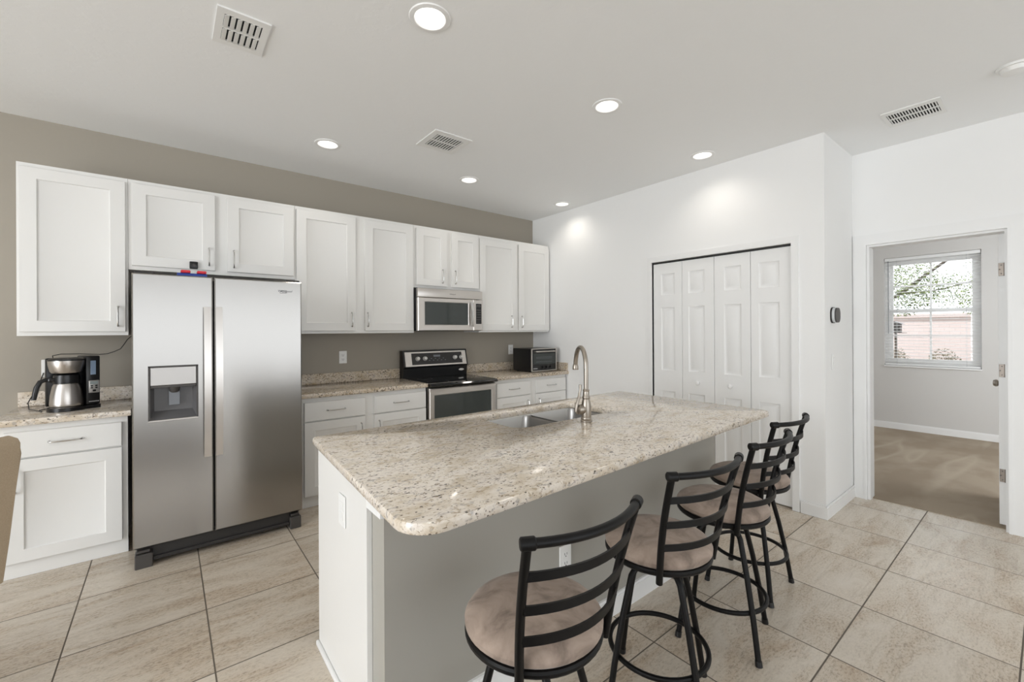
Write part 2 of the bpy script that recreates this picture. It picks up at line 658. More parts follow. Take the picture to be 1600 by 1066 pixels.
M_soil = mat('leaf_litter_soil', S(120, 108, 92), 0.95)
g = G(M_soil); g.color(g.ramp(g.noise(g.pos, 14, 4), [(0.35, S(96, 84, 70)), (0.65, S(170, 158, 140))]))

# ---------------------------------------------------------------- setting
XL, XR, XD, XB = -4.6, 3.7518, 4.454, 7.85
YB, YW, YR = -4.0, 4.2526, 1.038
ZC = 2.8253
WT = 0.115
D0, D1, DH = 0.19, 0.945, 2.065      # bedroom doorway
BF0, BF1, BFH = 1.252, 2.472, 2.05   # bifold opening

struct('floor', MB().box(XL, XD + 0.06, YB, YW + 0.1, -0.1, 0), M_tile)
o = struct('floor_bedroom', MB().box(XD + 0.06, XB + 0.1, -1.7, 2.6, -0.1, 0.006), M_carpet)

LIGHTS = [(0.948, 1.777), (2.207, 1.777), (3.45, 1.795), (0.967, 3.459), (2.251, 3.459), (3.512, 3.474)]
LR = 0.078
holes = [arc((x, y), LR, 0, -2 * PI * 35 / 36, 35) for x, y in LIGHTS]
mb = MB()
mb.slab([(XL, YB), (XB + 0.1, YB), (XB + 0.1, YW + 0.1), (XL, YW + 0.1)], holes, ZC, ZC + 0.02, 0.0005)
struct('ceiling', mb, M_ceil, smooth=0)
struct('wall_back', MB().box(XL, XR + 0.1, YW, YW + 0.1, 0, ZC), M_taupe)
# left and rear walls with big window openings (behind the camera)


def wall_with_opening(name, axis, at0, at1, a0, a1, o0, o1, oz0, oz1, m):
    mb = MB()

    def bx(p0, p1, z0, z1):
        if axis == 'x':
            mb.box(at0, at1, p0, p1, z0, z1)
        else:
            mb.box(p0, p1, at0, at1, z0, z1)
    bx(a0, o0, 0, ZC)
    bx(o1, a1, 0, ZC)
    bx(o0, o1, oz1, ZC)
    if oz0 > 0:
        bx(o0, o1, 0, oz0)
    return struct(name, mb, m)


wall_with_opening('wall_left', 'x', XL - 0.12, XL, YB, YW + 0.1, -1.5, 2.9, 0.25, 2.42, M_wall)
wall_with_opening('wall_rear', 'y', YB - 0.12, YB, XL, XB, -1.6, 3.4, 0.12, 2.46, M_wall)
wall_with_opening('wall_right', 'x', XR, XR + 0.10, YR, YW + 0.1, BF0, BF1, 0, BFH, M_wall)
struct('wall_return', MB().box(XR + 0.10, XD, YR, YR + 0.10, 0, ZC), M_wall)
wall_with_opening('wall_doorway', 'x', XD, XD + WT, YB, YR + 0.10, D0, D1, 0, DH, M_wall)
# pantry behind the bifold doors
struct('wall_pantry', MB().box(XR + 0.55, XR + 0.6, YR + 0.1, YW, 0, ZC), M_wall)
# bedroom shell
WY0, WY1, WZ0, WZ1 = 0.548, 1.474, 0.880, 2.365
wall_with_opening('wall_bedroom', 'x', XB, XB + 0.13, -1.7, 2.6, WY0, WY1, WZ0, WZ1, M_bed)
struct('wall_bedroom_side', MB().box(XD + WT, XB, 2.5, 2.6, 0, ZC), M_bed)
wall_with_opening('wall_bedroom_end', 'y', -1.7, -1.6, XD + WT, XB, 5.4, 7.0, 0.8, 2.2, M_bed)  # opening added out of view for the bedroom fill light

# baseboards


def baseboard(name, x0, x1, y0, y1, h=0.095):
    mb = MB()
    mb.box(x0, x1, y0, y1, 0, h - 0.012)
    dx, dy = (0.004, 0) if (x1 - x0) < (y1 - y0) else (0, 0.004)
    mb.box(x0 + dx, x1 - dx, y0 + dy, y1 - dy, h - 0.012, h)
    return struct(name, mb, M_trim)


baseboard('baseboard_right', XR - 0.014, XR, YR, BF0 - 0.056)
baseboard('baseboard_right_rear', XR - 0.014, XR, BF1 + 0.056, 3.66)
baseboard('baseboard_return', XR - 0.014, XD, YR - 0.014, YR)
baseboard('baseboard_bedroom', XB - 0.014, XB, -1.6, 2.5)

# casings
mb = MB()
for y0, y1, z0, z1 in ((BF1, BF1 + 0.05, 0, BFH + 0.05), (BF0 - 0.05, BF0, 0, BFH + 0.05), (BF0, BF1, BFH, BFH + 0.05)):
    mb.box(XR - 0.012, XR, y0, y1, z0, z1)
    if z0 == 0:
        mb.box(XR, XR + 0.10, (y1 - 0.001 if y0 < 2 else y0), (y1 - 0.0 if y0 < 2 else y0 + 0.001), 0, BFH)
struct('trim_1', mb, M_trim)
mb = MB()
CW = 0.085
for y0, y1, z0, z1 in ((D1, D1 + CW, 0, DH + CW), (D0 - CW, D0, 0, DH + CW), (D0, D1, DH, DH + CW)):
    mb.box(XD - 0.016, XD, y0, y1, z0, z1)
    q = 0.018
    if z0 == 0:
        a, b = (y0, y0 + q) if y0 > 0.5 else (y1 - q, y1)
        mb.box(XD - 0.0215, XD - 0.012, a, b, 0, DH + q)
    else:
        mb.box(XD - 0.0215, XD - 0.012, y0, y1, z0, z0 + q)
# jamb lining and door stop
mb.box(XD - 0.001, XD + WT + 0.001, D1 - 0.018, D1 + 0.001, 0, DH + 0.001)
mb.box(XD - 0.001, XD + WT + 0.001, D0 - 0.001, D0 + 0.014, 0, DH + 0.001)
mb.box(XD - 0.001, XD + WT + 0.001, D0 + 0.014, D1 - 0.018, DH - 0.016, DH + 0.001)
struct('trim_2', mb, M_trim)

# bedroom door, swung open into the bedroom
d1 = thing('door_1', None, None, (4.575, 0.232, 0.008), kind='structure')
mb = MB()
dx0, dw, dh = 4.572, 0.735, 2.035
mb.panel((dx0, 0.240, 0.012), (1, 0, 0), (0, 0, 1), (0, 1, 0), dw, dh, 0.036,
         [(0.11, 0.33, 0.24, 0.80), (0.41, 0.63, 0.24, 0.80), (0.11, 0.33, 0.98, 1.60), (0.41, 0.63, 0.98, 1.60), (0.11, 0.33, 1.72, 1.92), (0.41, 0.63, 1.72, 1.92)],
         ((0.012, -0.007), (0.035, -0.002)))
mb.build('door_panel', M_trim, d1)
for z in (1.80, 1.09, 0.355):
    mb = MB()
    mb.box(4.5685, 4.5715, 0.2095, 0.2375, z - 0.045, z + 0.045, 0.001, 1)
    mb.tube([(4.568, 0.2075, z - 0.046), (4.568, 0.2075, z + 0.046)], 0.0055, 10)
    h = mb.build('hinge', M_hinge, d1, label='satin nickel hinge')
    mb = MB()
    for dz, dy in ((-0.03, 0.0), (0, 0.008), (0.03, 0.0)):
        mb.lathe([(0, -0.0012), (0.0035, -0.0012), (0.0035, 0.0006), (0, 0.0006)], (4.5685, 0.224 + dy, z + dz), 10, 'x')
    mb.build('screw', M_slot, h)
mb = MB()
mb.lathe([(0, 0.0), (0.028, 0.0), (0.028, 0.006), (0.012, 0.012), (0.012, 0.03), (0.026, 0.04), (0.029, 0.052), (0.022, 0.064), (0, 0.068)], (5.235, 0.240, 0.945), 24, 'y')
mb.build('knob', M_nickel, d1, label='satin nickel door knob')

# bifold pantry doors
d2 = thing('door_2', None, None, (XR + 0.03, 1.86, 0), kind='structure')
LW = (BF1 - 0.006 - BF0) / 4
for i in range(4):
    y1 = BF1 - 0.006 - i * LW
    y0 = y1 - LW + 0.003
    mb = MB()
    wv = y1 - y0
    a, b = 0.085, wv - 0.072
    if i in (1, 3):
        a, b = 0.062, wv - 0.085
    cells = [(a, b, 0.15, 0.80 - 0.012), (a, b, 1.00 - 0.012, 1.605 - 0.012), (a, b, 1.725 - 0.012, 1.93 - 0.012)]
    mb.panel((XR + 0.012, y1, 0.012), (0, -1, 0), (0, 0, 1), (-1, 0, 0), wv, 2.020, 0.030, cells,
             ((0.006, -0.006), (0.016, -0.008), (0.036, -0.001)), bev=0.003)
    lf = mb.build('door_panel', M_trim, d2)
    if i in (1, 2):
        yk = 2.005 if i == 1 else 1.715
        mb = MB()
        mb.lathe([(0, 0), (0.011, 0), (0.009, -0.012), (0.018, -0.022), (0.020, -0.030), (0.013, -0.038), (0, -0.040)], (XR + 0.012, yk, 0.905), 20, 'x')
        mb.build('knob', M_trim, lf)
mb = MB()
mb.box(XR + 0.010, XR + 0.040, BF0 + 0.004, BF1 - 0.002, 2.035, 2.047)
mb.build('track', M_slot, d2, label='dark overhead track')

# bedroom window
win = thing('window_1', None, None, (XB + 0.07, (WY0 + WY1) / 2, WZ0), kind='structure')
xg = XB + 0.085
mb = MB()
for y0, y1, z0, z1 in ((WY0, WY0 + 0.05, WZ0, WZ1), (WY1 - 0.05, WY1, WZ0, WZ1), (WY0 + 0.05, WY1 - 0.05, WZ0, WZ0 + 0.05), (WY0 + 0.05, WY1 - 0.05, WZ1 - 0.05, WZ1)):
    mb.box(xg - 0.03, xg + 0.04, y0, y1, z0, z1)
mb.build('window_frame', M_trim, win)
ymid, zmid = (WY0 + WY1) / 2, 1.63
for nm, z0, z1, xo in (('sash', WZ0 + 0.05, zmid + 0.02, -0.012), ('sash', zmid - 0.02, WZ1 - 0.05, 0.012)):
    mb = MB()
    ya, yb = WY0 + 0.05, WY1 - 0.05
    for a, b, c, d in ((ya, ya + 0.035, z0, z1), (yb - 0.035, yb, z0, z1), (ya + 0.035, yb - 0.035, z0, z0 + 0.045), (ya + 0.035, yb - 0.035, z1 - 0.045, z1)):
        mb.box(xg + xo - 0.011, xg + xo + 0.011, a, b, c, d)
    mb.box(xg + xo - 0.008, xg + xo + 0.008, ymid - 0.010, ymid + 0.010, z0 + 0.045, z1 - 0.045)
    mb.box(xg + xo - 0.007, xg + xo + 0.007, ya + 0.035, ymid - 0.010, (z0 + z1) / 2 - 0.009, (z0 + z1) / 2 + 0.009)
    mb.box(xg + xo - 0.007, xg + xo + 0.007, ymid + 0.010, yb - 0.035, (z0 + z1) / 2 - 0.009, (z0 + z1) / 2 + 0.009)
    sash = mb.build(nm, M_trim, win)
    mb = MB()
    mb.box(xg + xo - 0.002, xg + xo + 0.002, ya + 0.03, yb - 0.03, z0 + 0.04, z1 - 0.04)
    mb.build('pane', M_glass, sash)
mb = MB()
mb.box(XB - 0.02, XB + 0.055, WY0 - 0.0, WY1 + 0.0, WZ0 - 0.018, WZ0 + 0.001, 0.003, 1)
struct('trim_3', mb, M_trim)

# blind hung in the window recess
bl = thing('window_blind', 'white horizontal slatted blind hanging open in the bedroom window', 'blind', (XB + 0.03, ymid, WZ0 + 0.02))
mb = MB(); mb.box(XB + 0.006, XB + 0.052, WY0 + 0.006, WY1 - 0.006, WZ1 - 0.045, WZ1 - 0.003, 0.003, 1); mb.build('head_rail', M_trim, bl)
mb = MB(); mb.box(XB + 0.006, XB + 0.052, WY0 + 0.008, WY1 - 0.008, WZ0 + 0.006, WZ0 + 0.024, 0.003, 1); mb.build('bottom_rail', M_trim, bl)
mb = MB()
nz = 34
for i in range(nz):
    z = WZ0 + 0.055 + i * (WZ1 - WZ0 - 0.12) / (nz - 1)
    mb.strip([(XB + 0.007, ymid, z - 0.001), (XB + 0.018, ymid, z + 0.002), (XB + 0.029, ymid, z + 0.003), (XB + 0.040, ymid, z + 0.002), (XB + 0.051, ymid, z - 0.001)], WY1 - WY0 - 0.02, 0.0022, (0, 1, 0))
mb.build('slats', M_trim, bl)
for y in (WY0 + 0.13, WY1 - 0.13):
    mb = MB()
    mb.tube([(XB + 0.005, y, WZ0 + 0.02), (XB + 0.005, y, WZ1 - 0.04)], 0.0012, 6)
    mb.tube([(XB + 0.053, y, WZ0 + 0.02), (XB + 0.053, y, WZ1 - 0.04)], 0.0012, 6)
    mb.build('ladder_cord', M_lightgrey, bl)
mb = MB(); mb.tube([(XB + 0.003, WY1 - 0.045, 1.32), (XB + 0.003, WY1 - 0.045, WZ1 - 0.04)], 0.0035, 8); mb.build('tilt_wand', M_greyp, bl)

# ---------------------------------------------------------------- outside the bedroom window
struct('ground', MB().box(XB + 0.14, 22, -8, 10, -0.30, -0.15), M_soil)
mb = MB(); mb.box(12.6, 12.8, -6, 9, -0.15, 1.62); mb.box(12.55, 12.85, -6, 9, 1.62, 1.70)
o = mb.build('garden_wall', M_fence); tag(o, 'pinkish brick garden wall seen outside through the bedroom window', 'wall')


def leaves(mb, c, rad, n, size):
    for _ in range(n):
        while True:
            p = Vector((random.uniform(-1, 1), random.uniform(-1, 1), random.uniform(-1, 1)))
            if p.length <= 1: break
        q = Vector(c) + Vector((p.x * rad[0], p.y * rad[1], p.z * rad[2]))
        a = Vector((random.gauss(0, 1), random.gauss(0, 1), random.gauss(0, 1))).normalized()
        b = a.orthogonal().normalized()
        s_ = size * random.uniform(0.6, 1.3)
        mb.quad(q - a * s_, q + b * s_ * 0.45, q + a * s_, q - b * s_ * 0.45)


tree = thing('garden_tree', 'leafy tree with a long slanting branch outside the bedroom window', 'tree', (10.6, 2.9, -0.15))
mb = MB(); mb.tube([(10.6, 2.9, -0.15), (10.62, 2.8, 0.8), (10.6, 2.55, 1.4), (10.5, 2.2, 1.72)], [0.10, 0.085, 0.07, 0.055], 10); mb.build('trunk', M_bark, tree)
mb = MB(); mb.tube([(10.5, 2.2, 1.72), (10.4, 1.72, 2.02), (10.35, 1.35, 2.35), (10.3, 0.95, 2.68), (10.3, 0.6, 2.95)], [0.05, 0.03, 0.026, 0.022, 0.015], 8)
mb.tube([(10.4, 1.72, 2.02), (10.35, 1.2, 2.05), (10.3, 0.7, 2.2), (10.3, 0.2, 2.4)], [0.016, 0.012, 0.010, 0.006], 6)
mb.tube([(10.5, 2.2, 1.72), (10.5, 2.1, 2.4), (10.5, 1.9, 3.1)], [0.04, 0.03, 0.015], 8)
mb.build('branch', M_bark, tree)
mb = MB()
leaves(mb, (10.5, 1.75, 2.2), (0.4, 0.55, 0.6), 4200, 0.022)
leaves(mb, (10.4, 1.0, 2.02), (0.4, 0.8, 0.32), 2600, 0.021)
leaves(mb, (10.4, 0.5, 1.78), (0.4, 0.5, 0.25), 1500, 0.022)
leaves(mb, (10.4, 1.0, 2.7), (0.5, 1.0, 0.35), 700, 0.016)
mb.build('foliage', M_leaf, tree, smooth=0)
for i, (x, y, r_) in enumerate(((11.9, 2.05, 0.28), (11.8, 1.32, 0.30), (11.9, 0.72, 0.26))):
    sh = thing('garden_shrub', ('low leafy shrub at the garden wall, left in the bedroom window', 'low leafy shrub at the garden wall, middle of the bedroom window', 'low leafy shrub at the garden wall, right in the bedroom window')[i], 'shrub', (x, y, -0.15), 'shrubs along the garden wall')
    mb = MB(); mb.tube([(x, y, -0.15), (x, y + 0.03, 0.2), (x, y - 0.03, 0.5)], [0.02, 0.015, 0.008], 6); mb.build('stem', M_bark, sh)
    mb = MB(); leaves(mb, (x, y, 0.50), (r_, r_, 0.50), 1700, 0.022); mb.build('foliage', M_shrub, sh, smooth=0)
bf = thing('bird_feeder', 'dark bird feeder on a post outside the bedroom window', 'bird feeder', (11.2, 1.93, -0.15))
mb = MB(); mb.tube([(11.2, 1.93, -0.15), (11.2, 1.93, 1.30)], 0.02, 8); mb.build('post', M_bark, bf)
mb = MB(); mb.box(11.12, 11.28, 1.85, 2.01, 1.31, 1.47); mb.box(11.08, 11.32, 1.78, 2.08, 1.30, 1.31); mb.build('tray', M_dark, bf)
mb = MB(); mb.prism([(1.80, 1.47), (2.06, 1.47), (1.93, 1.53)], 11.06, 11.34, 'x'); mb.build('roof', M_dark, bf)

# ---------------------------------------------------------------- ceiling fixtures
LBL = ['recessed ceiling light nearest the camera, above the island end', 'recessed ceiling light above the middle of the island',
       'recessed ceiling light close to the bifold pantry doors', 'recessed ceiling light in front of the refrigerator cabinets',
       'recessed ceiling light in front of the range and microwave', 'recessed ceiling light in the corner by the toaster oven']
for (x, y), lb in zip(LIGHTS, LBL):
    t_ = thing('recessed_light', lb, 'ceiling light', (x, y, ZC - 0.006), 'recessed ceiling lights')
    mb = MB()
    mb.lathe([(0.070, -0.004), (0.072, -0.007), (0.092, -0.005), (0.095, 0.0), (0.070, 0.0)], (x, y, ZC), 40)
    mb.build('trim_ring', M_trim, t_)
    mb = MB(); mb.lathe([(0.0715, -0.003), (0.062, 0.055), (0.060, 0.055), (0.0695, -0.003)], (x, y, ZC), 40); mb.build('baffle', M_trim, t_)
    mb = MB(); mb.lathe([(0, 0.034), (0.03, 0.036), (0.052, 0.042), (0.060, 0.054), (0, 0.056)], (x, y, ZC), 32); mb.build('lamp', M_lamp, t_)
    l = bpy.data.lights.new('recessed_lamp', 'SPOT')
    l.energy = LAMP_W
    l.color = (1.0, 0.93, 0.84)
    l.spot_size = math.radians(150)
    l.spot_blend = 1.0
    l.shadow_soft_size = 0.068
    lo = bpy.data.objects.new('recessed_lamp', l)
    COL.objects.link(lo)
    lo.location = (0, 0, -0.012)
    lo.parent = t_


def vent(label, x0, x1, y0, y1, n, along, bx, by):
    """register with two rows of louvres; louvre slots run along the given axis"""
    t_ = thing('ceiling_vent', label, 'ceiling vent', ((x0 + x1) / 2, (y0 + y1) / 2, ZC - 0.01), 'ceiling vents')
    mb = MB(); mb.box(x0 + bx, x1 - bx, y0 + by, y1 - by, ZC - 0.0025, ZC - 0.0005); mb.build('duct', M_ventdark, t_)
    mb = MB()
    Z0, Z1 = ZC - 0.008, ZC - 0.0004
    for a, b, c, d in ((x0, x0 + bx, y0, y1), (x1 - bx, x1, y0, y1), (x0 + bx, x1 - bx, y0, y0 + by), (x0 + bx, x1 - bx, y1 - by, y1)):
        mb.box(a, b, c, d, Z0, Z1)
    if along == 'y':
        ym = (y0 + y1) / 2
        mb.box(x0 + bx, x1 - bx, ym - 0.008, ym + 0.008, Z0, Z1)
    else:
        xm = (x0 + x1) / 2
        mb.box(xm - 0.006, xm + 0.006, y0 + by, y1 - by, Z0, Z1)
    mb.build('frame', M_vent, t_)
    mb = MB()
    for i in range(n):
        if along == 'y':
            p = (x1 - x0 - 2 * bx) / n
            xa = x0 + bx + (i + 0.40) * p
            for c, d in ((y0 + by, ym - 0.008), (ym + 0.008, y1 - by)):
                mb.strip([(xa, c, ZC - 0.0095), (xa, d, ZC - 0.0095)], p * 0.74, 0.0016, (1, 0, 0.28))
        else:
            p = (y1 - y0 - 2 * by) / n
            ya = y0 + by + (i + 0.5) * p
            for c, d in ((x0 + bx, xm - 0.006), (xm + 0.006, x1 - bx)):
                mb.strip([(c, ya, ZC - 0.0075), (d, ya, ZC - 0.0075)], p * 0.5, 0.0016, (0, 1, 0.28))
    mb.build('louvres', M_vent, t_)


vent('square white ceiling vent with wide slots at the top left', 0.178, 0.388, 2.272, 2.560, 6, 'y', 0.030, 0.040)
vent('square white ceiling vent above the island, between the downlights', 1.497, 1.808, 2.727, 3.040, 10, 'y', 0.045, 0.055)
vent('long narrow white ceiling vent near the bedroom doorway wall', 3.74, 4.03, 0.43, 0.717, 17, 'x', 0.05, 0.02)
sd = thing('smoke_detector', 'round white smoke detector on the ceiling at the right edge', 'smoke detector', (3.64, 0.125, ZC - 0.035))
mb = MB(); mb.lathe([(0, -0.012), (0.070, -0.012), (0.072, 0.0), (0, 0.0)], (3.64, 0.125, ZC), 40); mb.build('base', M_plate, sd)
mb = MB(); mb.lathe([(0, -0.036), (0.030, -0.036), (0.050, -0.032), (0.058, -0.012), (0, -0.012)], (3.64, 0.125, ZC), 40); mb.build('cover', M_plate, sd)

# ---------------------------------------------------------------- kitchen cabinets
YU = 3.921     # upper door front
YBD = 3.638    # base door front


def vpull(x, y, z0, z1, parent):
    """bowed vertical pull standing off the face y"""
    mb = MB()
    zc = (z0 + z1) / 2
    h = (z1 - z0) / 2
    pts = [(x, y + 0.001, z0 + 0.004)] + [(x, y - 0.014 - 0.014 * math.cos(t * PI / 2), zc + h * math.sin(t * PI / 2) * 0.97) for t in [-1 + 2 * i / 10 for i in range(11)]] + [(x, y + 0.001, z1 - 0.004)]
    mb.tube(pts, 0.0048, 10)
    for z in (z0 + 0.004, z1 - 0.004):
        mb.lathe([(0, 0.0), (0.0075, 0.0), (0.006, -0.005), (0, -0.006)], (x, y, z), 14, 'y')
    return mb.build('handle', M_chrome, parent, label='satin chrome bow handle')


def hpull(xc, y, z, w_, parent):
    mb = MB()
    h = w_ / 2
    pts = [(xc - h, y + 0.001, z)] + [(xc + h * math.sin(t * PI / 2), y - 0.013 - 0.013 * math.cos(t * PI / 2), z) for t in [-1 + 2 * i / 10 for i in range(11)]] + [(xc + h, y + 0.001, z)]
    mb.tube(pts, 0.0048, 10)
    for x in (xc - h, xc + h):
        mb.lathe([(0, 0.0), (0.0075, 0.0), (0.006, -0.005), (0, -0.006)], (x, y, z), 14, 'y')
    return mb.build('handle', M_chrome, parent, label='satin chrome bow handle')


def shaker(x0, x1, z0, z1, y, parent, st=0.075, rl=0.068, name='door'):
    mb = MB()
    w_, h_ = x1 - x0, z1 - z0
    mb.panel((x0, y, z0), (1, 0, 0), (0, 0, 1), (0, -1, 0), w_, h_, 0.0195, [(st, w_ - st, rl, h_ - rl)], ((0.003, -0.006), (0.006, -0.008)))
    return mb.build(name, M_white, parent)


def upper(label, x0, x1, z0, doors):
    t_ = thing('upper_cabinet', label, 'cabinet', ((x0 + x1) / 2, YW - 0.16, z0), 'white upper cabinets')
    mb = MB()
    mb.box(x0 + 0.0006, x1 - 0.0006, YU + 0.0205, YW - 0.0008, z0, 2.440)
    mb.build('body', M_white, t_)
    for dx0_, dx1_, dz0, dz1, hx, hz0, hz1 in doors:
        d = shaker(dx0_, dx1_, dz0, dz1, YU, t_)
        vpull(hx, YU, hz0, hz1, d)


upper('tall white single-door upper cabinet above the coffee maker', -0.716, -0.205, 1.372, [(-0.703, -0.218, 1.397, 2.412, -0.256, 1.431, 1.568)])
upper('short wide white two-door upper cabinet above the refrigerator', -0.205, 0.835, 1.822, [(-0.185, 0.285, 1.850, 2.414, 0.248, 1.882, 2.016), (0.363, 0.824, 1.850, 2.414, 0.404, 1.880, 2.015)])
upper('tall white two-door upper cabinet between refrigerator and microwave', 0.835, 1.907, 1.372, [(0.846, 1.334, 1.396, 2.412, 1.296, 1.430, 1.561), (1.417, 1.896, 1.396, 2.412, 1.441, 1.430, 1.563)])
upper('short white two-door upper cabinet above the microwave', 1.907, 2.680, 1.822, [(1.932, 2.279, 1.847, 2.412, 2.221, 1.878, 2.021), (2.333, 2.671, 1.847, 2.412, 2.373, 1.880, 2.021)])
upper('tall white two-door upper cabinet in the corner above the toaster oven', 2.680, 3.737, 1.372, [(2.690, 3.214, 1.392, 2.402, 3.127, 1.425, 1.562), (3.244, 3.728, 1.390, 2.402, 3.282, 1.424, 1.560)])


def base_cab(label, x0, x1, bays):
    t_ = thing('base_cabinet', label, 'cabinet', ((x0 + x1) / 2, 3.95, 0), 'white base cabinets')
    mb = MB()
    mb.box(x0, x1, YBD + 0.0205, YW - 0.0008, 0.086, 0.8665)
    mb.build('body', M_white, t_)
    mb = MB(); mb.box(x0, x1, YBD + 0.036, YBD + 0.055, 0.0, 0.086); mb.build('toe_kick', M_white, t_)
    for bx0, bx1, hx in bays:
        mb = MB()
        mb.panel((bx0, YBD, 0.682), (1, 0, 0), (0, 0, 1), (0, -1, 0), bx1 - bx0, 0.148, 0.0195, bev=0.003)
        d = mb.build('drawer', M_white, t_)
        hpull((bx0 + bx1) / 2, YBD, 0.758, 0.14, d)
        d = shaker(bx0, bx1, 0.094, 0.673, YBD, t_)
        vpull(hx, YBD, 0.487, 0.622, d)


base_cab('white base cabinet under the coffee maker with one drawer and door', -0.745, -0.196, [(-0.712, -0.222, -0.672)])
base_cab('white base cabinet between refrigerator and range with two drawers', 0.812, 1.886, [(0.834, 1.313, 1.278), (1.390, 1.880, 1.432)])
base_cab('white base cabinet beneath the toaster oven with two drawers', 2.668, 3.738, [(2.702, 3.168, 3.128), (3.252, 3.726, 3.292)])


def counter(label, x0, x1, m, side=False):
    t_ = thing('countertop', label, 'countertop', ((x0 + x1) / 2, 3.93, 0.867), 'granite countertops along the wall')
    mb = MB(); mb.slab([(x0, 3.613), (x1, 3.613), (x1, YW - 0.001), (x0, YW - 0.001)], [], 0.867, 0.904, 0.006)
    mb.build('slab', m, t_)
    mb = MB(); mb.box(x0, x1, YW - 0.021, YW - 0.001, 0.9042, 1.0, 0.002, 1); mb.build('backsplash', m, t_)
    if side:
        mb = MB(); mb.box(x1 - 0.02, x1, 3.625, YW - 0.022, 0.9042, 1.0, 0.002, 1); mb.build('backsplash', m, t_)


counter('short granite countertop carrying the coffee maker', -0.765, -0.178, M_granite)
counter('granite countertop between the refrigerator and the range', 0.800, 1.888, M_granite_w)
counter('granite countertop in the corner carrying the toaster oven', 2.664, 3.7505, M_granite_w, True)

# ---------------------------------------------------------------- refrigerator
fr = thing('refrigerator', 'stainless steel side-by-side refrigerator with ice and water dispenser', 'refrigerator', (0.294, 3.75, 0))
YF = 3.330
mb = MB(); mb.box(-0.150, 0.740, YF + 0.078, 4.17, 0.045, 1.722, 0.004, 1); mb.build('body', M_dark, fr)
mb = MB(); mb.box(-0.148, 0.738, YF + 0.066, YF + 0.078, 0.13, 1.72); mb.build('gasket', M_gasket, fr)
for x0, x1, hx in ((-0.160, 0.2285, 0.1985), (0.237, 0.748, 0.2585)):
    hole = []
    z0, h_ = 0.124, 1.614
    if x0 < 0:
        hole = [(-0.083 - x0, 0.147 - x0, 0.862 - z0, 1.184 - z0)]
    mb = MB()
    mb.panel((x0, YF, z0), (1, 0, 0), (0, 0, 1), (0, -1, 0), x1 - x0, h_, 0.066, holes=hole, bev=0.007)
    d = mb.build('door', M_steel, fr)
    mb = MB()
    zs = [0.613 + (1.546 - 0.613) * i / 20 for i in range(21)]
    prof = [(hx, YF - 0.030 - 0.028 * math.sin(PI * i / 20), z) for i, z in enumerate(zs)]
    mb.strip(prof, 0.038, 0.016, (1, 0, 0))
    mb.box(hx - 0.014, hx + 0.014, YF - 0.026, YF + 0.001, 0.625, 0.665, 0.003, 1)
    mb.box(hx - 0.014, hx + 0.014, YF - 0.026, YF + 0.001, 1.495, 1.535, 0.003, 1)
    mb.build('handle', M_steel2, d, label='flat bowed stainless handle')
    if x0 < 0:
        # dispenser
        X0, X1, Z0, Z1 = -0.083, 0.147, 0.862, 1.184
        mb = MB()
        yb_ = YF + 0.062
        a = [(X0, YF, Z0), (X1, YF, Z0), (X1, YF, Z1), (X0, YF, Z1)]
        b = [(X0 + 0.022, yb_, Z0 + 0.05), (X1 - 0.022, yb_, Z0 + 0.05), (X1 - 0.022, yb_, Z1 - 0.01), (X0 + 0.022, yb_, Z1 - 0.01)]
        for k in range(4):
            k2 = (k + 1) % 4
            mb.quad(a[k], a[k2], b[k2], b[k])
        mb.quad(*b)
        mb.build('dispenser_recess', M_recess, d, smooth=0, label='grey recessed dispenser bay')
        mb = MB()
        for p in ([X0 - 0.005, X0 + 0.004, Z0, Z1], [X1 - 0.004, X1 + 0.005, Z0, Z1], [X0 - 0.005, X1 + 0.005, Z1 - 0.004, Z1 + 0.005]):
            mb.box(p[0], p[1], YF - 0.003, YF + 0.006, p[2], p[3])
        mb.build('dispenser_frame', M_dark, d)
        mb = MB(); mb.box(X0 - 0.005, X1 + 0.005, YF - 0.004, YF + 0.012, Z0 - 0.006, Z0 + 0.004, 0.002, 1); mb.build('drip_tray', M_steel2, d)
        mb = MB(); mb.box(X0 + 0.005, X1 - 0.005, YF - 0.002, YF + 0.03, 1.072, Z1 - 0.005, 0.002, 1); mb.build('control_panel', M_silverp, d, label='silver dispenser control panel')
        mb = MB(); mb.box(X0 + 0.006, X1 - 0.006, YF + 0.0, YF + 0.034, 1.056, 1.071, 0.002, 1); mb.build('panel_lip', M_dark, d)
        mb = MB(); mb.lathe([(0.030, 1.058), (0.024, 1.03), (0.016, 1.022), (0, 1.022)], (0.035, YF + 0.034, 0), 20); mb.build('spout', M_dark, d)
        mb = MB(); mb.box(0.008, 0.062, YF + 0.036, YF + 0.042, 0.945, 1.04, 0.002, 1, Matrix.Translation((0, 0, 0))); mb.build('paddle', M_greyp, d)
    else:
        # maker's badge: swoosh rings and slanted lettering
        me = text_mesh('Whirlpool', 0.0215, 0.35)
        lo = bpy.data.objects.new('logo', me)
        COL.objects.link(lo)
        me.materials.append(M_logo)
        me.transform(Matrix.Translation(Vector((0.596, YF - 0.0002, 1.664)) - BASE[fr.name]) @ Matrix.Rotation(PI / 2, 4, 'X'))
        lo.parent = d
        mb = MB()
        for tx, tz, rx, rz, rot in ((0.632, 1.666, 0.022, 0.008, 0.35), (0.636, 1.665, 0.019, 0.006, -0.30)):
            pts = []
            for i in range(28):
                q = 2 * PI * i / 28
                px, pz = rx * math.cos(q), rz * math.sin(q)
                pts.append((tx + px * math.cos(rot) - pz * math.sin(rot), YF - 0.0008, tz + px * math.sin(rot) + pz * math.cos(rot)))
            mb.tube(pts, 0.0009, 6, closed=True)
        mb.build('logo_swoosh', M_logo, d)
mb = MB()
mb.box(-0.070, 0.672, YF + 0.045, YF + 0.06, 0.050, 0.116)
